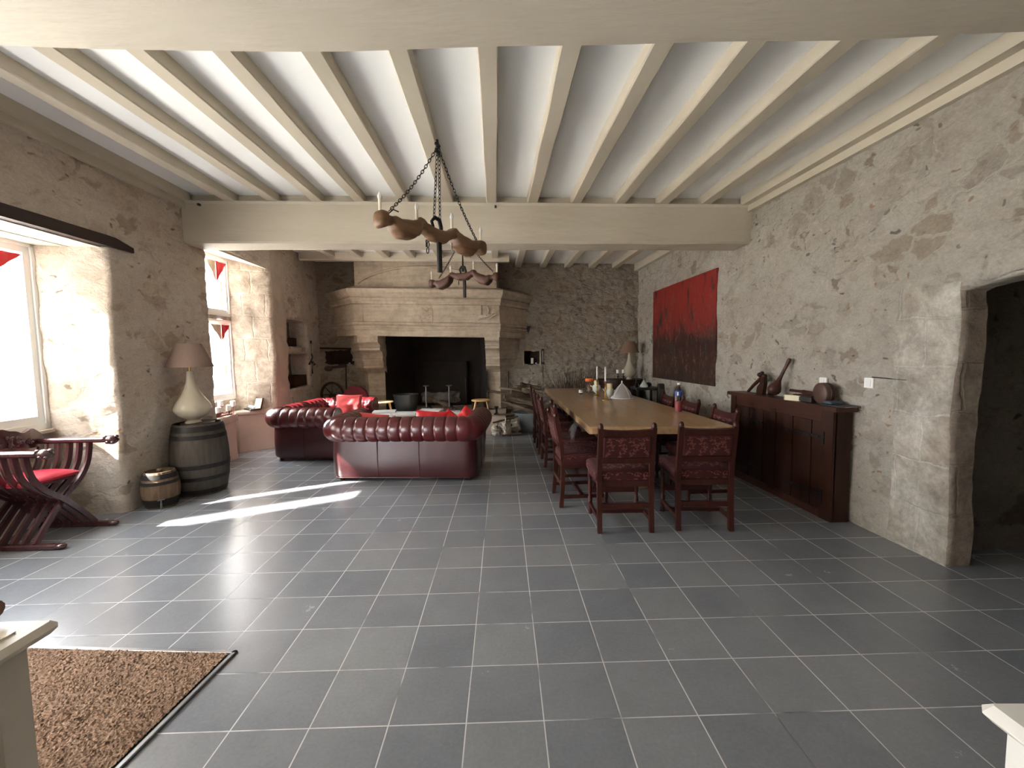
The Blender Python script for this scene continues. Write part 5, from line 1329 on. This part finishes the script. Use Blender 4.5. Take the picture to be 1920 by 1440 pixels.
# ------------------------------------------------------------------ right wall: painting, switches
def painting_mat():
    m, t, b = nt('dark_red_abstract_paint'); b.inputs['Roughness'].default_value = .5
    tc = nd(t,'ShaderNodeTexCoord'); sp = nd(t,'ShaderNodeSeparateXYZ'); t.links.new(tc.outputs['Object'], sp.inputs[0])
    mp = nd(t,'ShaderNodeMapping'); mp.inputs['Scale'].default_value = (1,1.6,.55); t.links.new(tc.outputs['Object'], mp.inputs['Vector'])
    n1 = noise_n(t, mp.outputs[0], 2.6, 5, .65, .4); n2 = noise_n(t, mp.outputs[0], 8, 5, .75, .6); n3 = noise_n(t, tc.outputs['Object'], 22, 4, .7, .8)
    zf = mth(t,'ADD', sp.outputs[2], mth(t,'MULTIPLY', mth(t,'SUBTRACT', n1.outputs['Fac'], .5), .9))
    base = ramp(t, zf, [(.0,(.030,.016,.010)),(.55,(.045,.012,.009)),(.80,(.035,.012,.010)),(.98,(.20,.014,.012)),(1.0,(.27,.016,.014))])
    # position ramp is 0..1: object z runs 0..1.6, compress
    zz = mth(t,'MULTIPLY', zf, .62); t.links.new(zz, base.node.inputs['Fac'])
    e = base.node.color_ramp.elements
    for k, p in enumerate((0,.25,.42,.55,.85)): e[k].position = p
    dark = mixc(t, ramp_f(t, n1.outputs['Fac'], .56, .66), base, (.03,.022,.016))
    st = mth(t,'MULTIPLY', ramp_f(t, n2.outputs['Fac'], .50, .62), ramp_f(t, n3.outputs['Fac'], .42, .58))
    c = mixc(t, mth(t,'MULTIPLY', st, .75), dark, (.20,.115,.07))
    t.links.new(c, b.inputs['Base Color']); bump(t, b, n3.outputs['Fac'], .3, .004); return m
t = thing('painting', 'large unframed abstract painting in dark red and brown on the right wall', 'painting', (2.76,7.0,1.0), R(90+2.6))
t.rotation_euler = (0,0,R(2.6))
a = MB(); a.box((-.02,-1.14,0),(.02,1.14,1.61)); a.build('canvas', painting_mat(), t)
a = MB(); a.box((.02,-1.10,.04),(.045,1.10,1.57)); a.build('stretcher_frame', M_dwoody, t)
def wallplate(y, z, label):
    t = thing('light_switch', label, 'switch', (XR(y)-.012,y,z), R(2.6))
    a = MB(); a.box((-.008,-.042,-.042),(.012,.042,.042),bev=.004); a.build('plate', M_waxw, t)
    a = MB(); a.box((-.013,-.024,-.028),(-.007,.024,.028),bev=.002); a.build('rocker', M_white, t)
wallplate(3.46,1.215,'white square light switch on the right wall above the near end of the sideboard')
wallplate(3.94,1.19,'white socket on the right wall half hidden behind the round case')
a = MB(); a.tube([(XR(y)-.006,y,1.262-.02*(3.42-y)) for y in (3.44,3.3,3.15)], .005, 6); tag(a.build('cable', M_black), 'short dark cable running right from the light switch', 'cable')

# ------------------------------------------------------------------ savonarola chair
t = thing('savonarola_chair', 'dark folding X-frame slatted chair with carved back and red seat in the left window niche', 'chair', (-3.93,3.52,0), R(2))
def slat(bm, x, mir, wx=.022):
    pts = [(-.23,.04),(-.17,.12),(-.06,.25),(.05,.36),(.17,.46),(.245,.57),(.275,.68),(.285,.765)]
    sp_ = []
    for i in range(len(pts)-1):
        for j in range(3):
            u = j/3; p0 = pts[max(i-1,0)]; p1 = pts[i]; p2 = pts[i+1]; p3 = pts[min(i+2,len(pts)-1)]
            sp_.append(tuple(.5*((2*b_)+(c_-a_)*u+(2*a_-5*b_+4*c_-d_)*u*u+(3*b_-a_-3*c_+d_)*u**3) for a_, b_, c_, d_ in zip(p0,p1,p2,p3)))
    sp_.append(pts[-1]); rings = []
    for i, (y, z) in enumerate(sp_):
        p = Vector(sp_[max(i-1,0)]); q = Vector(sp_[min(i+1,len(sp_)-1)]); d = (q-p).normalized(); n_ = Vector((-d.y,d.x))*.021
        rings.append([(x-wx/2,mir*(y-n_.x),z-n_.y),(x+wx/2,mir*(y-n_.x),z-n_.y),(x+wx/2,mir*(y+n_.x),z+n_.y),(x-wx/2,mir*(y+n_.x),z+n_.y)])
    bm.loft(rings,0,False)
for k in range(6):
    a = MB(); slat(a, -.31+k*.085, 1); a.build('slat', M_sav, t)
    a = MB(); slat(a, -.31+.042+k*.085, -1); a.build('slat', M_sav, t)
for s_ in (-1,1):
    a = MB(); a.box((-.33,s_*.235-.028,0),(.30,s_*.235+.028,.045),bev=.01); a.ball((.31,s_*.235,.024),(.045,.034,.024),12,8); a.ball((-.33,s_*.235,.024),(.04,.034,.024),12,8); a.build('foot_rail', M_sav, t)
    a = MB(); a.box((-.32,s_*.285-.032,.755),(.27,s_*.285+.032,.80),bev=.012); arm = a.build('arm', M_sav, t)
    b = MB(); b.ball((.31,s_*.285,.775),(.055,.04,.042),14,10)
    for q in range(7): b.ball((.31+.045*math.cos(q*.9),s_*.285+.03*math.sin(q*.9),.775+.03*math.cos(q*1.7)),(.02,.016,.016),8,6)
    b.build('carved_paw', M_sav, arm)
a = MB(); top = []; n = 40
for i in range(n+1):
    u = i/n; y = -.30+.60*u; zt = .835+.075*math.sin(PI*u)**.6+.018*math.sin(u*PI*5)+.008*math.sin(u*31); top.append((y,zt))
bot = [(y,.752+.02*math.cos((y)*14)) for y, z in reversed(top)]
a.prism(top+bot, -.335, -.30, 'x')
random.seed(9)
for k in range(46):
    y = random.uniform(-.25,.25); a.ball((-.298,y,.79+random.uniform(-.02,.07)*(1-abs(y)*1.6)),(.010,random.uniform(.012,.026),random.uniform(.010,.02)),8,6)
a.build('carved_back', M_sav, t)
a = MB()
for s_ in (0,): a.box((-.30,-.17,.475),(.08,.17,.49))
a.build('seat_board', M_sav, t)
a = MB()
def fs(u, v): return (-.30+.38*u, -.215+.43*v, .515+.05*(math.sin(PI*u)**.3)*(math.sin(PI*v)**.35)-.0)
a.grid(fs,20,20); a.box((-.30,-.215,.49),(.08,.215,.518),bev=.012); a.build('seat_cushion', M_redseat, t)

# ------------------------------------------------------------------ chandeliers
def yoke(t, mat, droop, hooklen, chain_top, ends, ang=0):
    """yoke along local x, length 1.24"""
    N = 96; a = MB(); rings = []
    T = [(0,-.005,.105,.060),(.10,.0,.115,.062),(.22,.02,.09,.055),(.29,.05,.085,.052),(.335,.055,.095,.055),(.365,.03,.135,.070),(.50,.012,.155,.076),(.65,.008,.150,.076),(.755,.025,.120,.066),(.79,.018,.070,.044),(.85,.020,.068,.042),(.88,.045,.120,.058),(.95,.050,.135,.062),(.985,.045,.120,.055),(1.0,.03,.085,.04)]
    def st(u):
        s_ = min(1, abs(u))
        for p_, q_ in zip(T[:-1], T[1:]):
            if s_ <= q_[0]:
                f_ = (s_-p_[0])/(q_[0]-p_[0]); f_ = f_*f_*(3-2*f_)
                v_ = [p_[k]+(q_[k]-p_[k])*f_ for k in (1,2,3)]; break
        arch_ = (-.045*s_**2 if droop else .05*math.cos(s_*PI*1.1)-.02)
        wob = noise.noise(Vector((u*5,1,2)))*.008
        return v_[0]+arch_+wob, v_[1]*(.94 if not droop else 1), v_[2]
    for i in range(N+1):
        u = -1+2*i/N; zt, h_, w_ = st(u); ring = []
        for q in range(16):
            al = 2*PI*q/16; c_, s2 = math.cos(al), math.sin(al)
            ex = .62; x2 = math.copysign(abs(c_)**ex, c_)*w_; z2 = math.copysign(abs(s2)**ex, s2)*h_/2
            ring.append((u*.62, x2, zt-h_/2+z2))
        rings.append(ring)
    a.loft(rings,0,True); a.build('yoke_beam', mat, t)
    for u in (-.94,-.36,.30,.94):
        zt = st(u)[0]-.004; b = MB(); b.lathe([(0,-.01),(.012,-.01),(.012,.080),(0,.080)], (u*.62,0,zt), 12)
        bb = b.build('bulb_sleeve', M_wax, t)
        b = MB(); b.lathe([(0,.077),(.010,.080),(.017,.097),(.017,.108),(.009,.130),(.003,.142),(0,.144)], (u*.62,0,zt), 14); b.build('bulb', M_bulb, bb)
    b = MB(); zt = st(0)[0]
    b.tube([(-.03,0,zt-.02),(-.06,0,zt+.06),(-.02,0,zt+.10),(.03,0,zt+.09),(.05,0,zt+.03),(.05,0,zt-.08)], [.012,.014,.018,.02,.018,.014], 8)
    b.build('iron_loop', M_iron, t)
    b = MB(); b.box((.0,-.015,zt-.36),(.045,.015,zt-.05),bev=.006); b.build('iron_bar', M_iron, t)
    b = MB(); b.tube([(-.10,.03,zt-.10),(-.10,.03,zt-.16)], .006, 6); b.build('pin', M_iron, t)
    return st
def chain(t, p0, p1, sag=.0, link=.040, name='chain', r=.0032):
    p0, p1 = Vector(p0), Vector(p1); Ln = (p1-p0).length*(1+sag*1.2); n_ = max(3, int(Ln/(link*.78))); pts = []
    for i in range(n_+1):
        u = i/n_; pts.append(p0.lerp(p1,u)-Vector((0,0,sag*(p1-p0).length*4*u*(1-u)*.5)))
    b = MB()
    for i in range(n_):
        c_ = (pts[i]+pts[i+1])/2; d = (pts[i+1]-pts[i]).normalized()
        a_ = Vector((0,0,1)) if abs(d.z) < .9 else Vector((1,0,0)); s_ = d.cross(a_).normalized(); w = s_ if i % 2 else d.cross(s_)
        lp_ = [c_ + d*(link*.5*math.cos(q)) + w*(link*.26*math.sin(q)) for q in [2*PI*k/10 for k in range(10)]]
        b.tube(lp_, r, 5, closed=True)
    return b.build(name, M_iron, t)
# near chandelier
c1 = Vector((-.63,3.78,2.58)); yaw1 = math.atan2(4.315-3.342,-.27+.99)
t1 = thing('yoke_chandelier', 'large ox-yoke chandelier in honey-coloured wood hanging on chains, nearer of the two', 'chandelier', c1, yaw1, 'ox-yoke chandeliers')
st_ = yoke(t1, M_yoke, True, .3, None, None)
Mi = Matrix.Rotation(-yaw1,3,'Z'); hk = Mi @ (Vector((-.585,3.64,3.20))-c1)
chain(t1, hk, (-.50,0,.03), .12); chain(t1, hk+Vector((.01,0,0)), (.53,0,.0), .10); chain(t1, hk, (-.02,.01,.10), 0); chain(t1, hk+Vector((.02,0,0)), (.03,-.01,.095), 0)
b = MB(); b.tube([hk+Vector((0,0,.06)), hk+Vector((.01,0,0)), hk+Vector((-.02,0,-.03))], .01, 6)
for q in range(5): b.ball(hk+Vector((.012*math.sin(q*2),.012*math.cos(q*2),-.02*q+.03)),(.016,.016,.014),8,6)
b.build('ceiling_hook', M_iron, t1)
b = MB(); b.tube([(-.46,.0,.05),(-.46,.06,.03),(-.46,.06,-.03)], .005, 6); b.tube([(-.46,0,.05),(-.46,-.06,.02)], .005, 6); b.build('staple', M_iron, t1)
chain(t1, (-.06,.04,-.06), (-.07,.05,-.21), 0, .05, 'dangling_chain', .0045)
b = MB(); b.tube([(.18,0,-.08),(.18,0,-.13),(.19,0,-.15),(.205,0,-.145)], .004, 6); b.build('small_hook', M_iron, t1)
# far chandelier
c2 = Vector((-.71,6.50,2.68)); yaw2 = math.atan2(6.20-6.807, -.108+1.295)
t2 = thing('yoke_chandelier', 'smaller-looking dark brown ox-yoke chandelier further back, in front of the fireplace', 'chandelier', c2, yaw2, 'ox-yoke chandeliers')
yoke(t2, M_yoke2, False, .3, None, None)
Mi = Matrix.Rotation(-yaw2,3,'Z'); hk2 = Mi @ (Vector((-.70,6.50,3.27))-c2)
chain(t2, hk2, (-.44,0,.0), .08); chain(t2, hk2, (.52,0,.0), .08)
b = MB(); b.tube([hk2+Vector((0,0,0)), Vector((0,0,.32)), Vector((.0,0,.05))], [.006,.008,.016], 6); b.build('hanging_rod', M_iron, t2)

# ------------------------------------------------------------------ doormat
t = thing('doormat', 'brown coir doormat with a metal and rubber edge set on the tiles', 'doormat', (-1.42,2.075,0), R(-3.0))
a = MB(); a.box((-1.55,-.96,0),(0,0,.006)); a.build('rubber_base', M_rubber, t)
a = MB(); 
for bx in (((-1.55,-.022,0),(0,0,.012)),((-.022,-.96,0),(0,0,.012))): a.box(*bx,bev=.003)
a.build('metal_edge', M_alu, t)
def coir():
    m, tt, b = nt('brown_coir'); b.inputs['Roughness'].default_value = .95; b.inputs['Specular IOR Level'].default_value = .1
    v = coords(tt); n = noise_n(tt, v, 95, 5, .7); n2 = noise_n(tt, v, 3, 3)
    c = ramp(tt, n.outputs['Fac'], [(.3,(.16,.10,.065)),(.5,(.34,.225,.155)),(.7,(.60,.44,.33))])
    c = mixc(tt, .35, c, ramp(tt, n2.outputs['Fac'], [(.3,(.35,.35,.35)),(.7,(.65,.62,.6))]), 'OVERLAY')
    tt.links.new(c, b.inputs['Base Color']); bump(tt, b, n.outputs['Fac'], .9, .012); return m
a = MB()
def fm(u, v):
    x = -1.50+1.47*u; y = -.95+.922*v
    return (x, y, .012+.012*abs(noise.noise(Vector((x*70,y*70,0))))+.008*noise.noise(Vector((x*160,y*160,3))))
a.grid(fm, 330, 210); a.build('coir_pile', coir(), t)['kind'] = 'stuff'

# ------------------------------------------------------------------ consoles at the frame edges
t = thing('beige_cabinet', 'beige painted cabinet with a panelled side in the bottom left corner', 'cabinet', (-1.147,1.037,0), R(2))
a = MB(); a.box((-.60,-1.0,.82),(0,0,.852),bev=.014); a.build('worktop', M_conC, t)
a = MB(); a.box((-.55,-.95,0),(-.065,-.05,.82)); a.build('carcass', M_conC, t)
a = MB()
for bx in (((-.065,-.86,0),(-.041,-.115,.10)),((-.065,-.86,.70),(-.041,-.115,.82)),((-.065,-.115,.0),(-.040,-.05,.82)),((-.065,-.95,0),(-.040,-.86,.82))): a.box(*bx)
a.build('side_frame', M_conC, t)
a = MB(); a.box((-.56,-.93,.8521),(-.05,-.06,.856)); a.build('inlaid_top', simple('polished_cream_top',(.72,.66,.53),.25,c2=(.68,.62,.5),scale=3), t)
a = MB(); a.tube([(-.28,0,.035),(-.10,0,.03),(0,0,.028)], [.035,.034,.026], 14); 
for v in a.v: v.y *= 1.3
o = a.build('leather_case', simple('tan_leather',(.20,.105,.07),.45,c2=(.16,.08,.055),scale=6), loc=(-1.285,1.0,.858)); tag(o, 'brown leather case lying on the beige cabinet at the left edge', 'case')
t = thing('white_console', 'white painted console with a rounded top edge in the bottom right corner', 'console', (.915,.805,0), R(-1))
a = MB(); a.box((0,-.9,.765),(.75,0,.80),bev=.016); a.build('worktop', M_conW, t)
a = MB(); a.box((.035,-.87,0),(.72,-.03,.765)); a.build('carcass', M_conW, t)
a = MB(); a.box((.055,-.85,.8001),(.70,-.05,.806),bev=.004); a.build('inlaid_top', simple('beige_top_panel',(.42,.36,.27),.35,c2=(.38,.32,.24),scale=4), t)

# unseen tall wall with gaps, added to cut the sun into floor streaks
a = MB(); a.box((-9.4,-9,-.1),(-9.0,.30,7.6)); a.box((-9.05,.30,-.1),(-9.0,.51,7.6)); a.box((-9.05,.76,-.1),(-9.0,1.17,7.6)); a.box((-9.05,1.39,-.1),(-9.0,1.75,7.6)); struct(a.build('wall_sun_blocker', M_lw))
a = MB(); a.box((-40,-40,-.2),(-5.4,40,-.14)); struct(a.build('ground', simple('pale_bounce_yard',(.74,.71,.65),.95,c2=(.66,.63,.57),scale=2)))  # unseen yard, made paler to bounce daylight up to the ceiling

# ------------------------------------------------------------------ light and camera
world = bpy.data.worlds.new('World'); scene.world = world; world.use_nodes = True
t = world.node_tree; bg = t.nodes['Background']
bg.inputs[0].default_value = (.93,.96,1,1); bg.inputs[1].default_value = 6.5
sd = Vector((.883,.469,-.80)).normalized()
sun = bpy.data.lights.new('sun', 'SUN'); sun.energy = 13; sun.angle = R(.6); sun.color = (1,.95,.88)
so = bpy.data.objects.new('sun', sun); col.objects.link(so); so.rotation_euler = sd.to_track_quat('-Z','Y').to_euler()
def portal(loc, nrm, sx, sy):
    l = bpy.data.lights.new('window_daylight', 'AREA'); l.shape = 'RECTANGLE'; l.size = sx; l.size_y = sy; l.cycles.is_portal = True
    o = bpy.data.objects.new('window_daylight', l); col.objects.link(o); o.location = loc
    z = -Vector(nrm).normalized(); y = Vector((0,0,1)); x = y.cross(z).normalized()
    o.rotation_euler = Matrix((x,y,z)).transposed().to_euler()
portal((XL(3)-.50,2.98,1.7), (1,0,0), 2.0, 1.75)
portal((XL(6.3)-.48,6.27,2.58), (1,0,0), 1.15, .9)
portal((XL(6.3)-.48,6.27,1.46), (1,0,0), 1.15, 1.25)
portal((XL(0)-.12,-.15,1.15), (1,0,0), 2.3, 2.3)

cam = bpy.data.cameras.new('camera'); co = bpy.data.objects.new('camera', cam); col.objects.link(co)
pitch, roll = .0721, -.0152
Rv = Vector((1,0,0)); U = Vector((0,math.sin(pitch),math.cos(pitch))); D = Vector((0,math.cos(pitch),-math.sin(pitch)))
cx_ = Rv*math.cos(roll)+U*math.sin(roll); cy_ = -Rv*math.sin(roll)+U*math.cos(roll)
Mx = Matrix((cx_, cy_, -D)).transposed().to_4x4(); Mx.translation = Vector((0,0,1.5)); co.matrix_world = Mx
cam.sensor_width = 36; cam.lens = 799.7/1920*36; cam.clip_start = .05; cam.clip_end = 200
scene.camera = co
scene.view_settings.view_transform = 'Standard'; scene.view_settings.look = 'None'
scene.view_settings.exposure = 2.33; scene.view_settings.gamma = 1.0; scene.view_settings.use_curve_mapping = False
scene.cycles.max_bounces = 10; scene.cycles.diffuse_bounces = 6; scene.cycles.glossy_bounces = 4; scene.cycles.transmission_bounces = 8
scene.cycles.sample_clamp_indirect = 8; scene.cycles.use_denoising = True
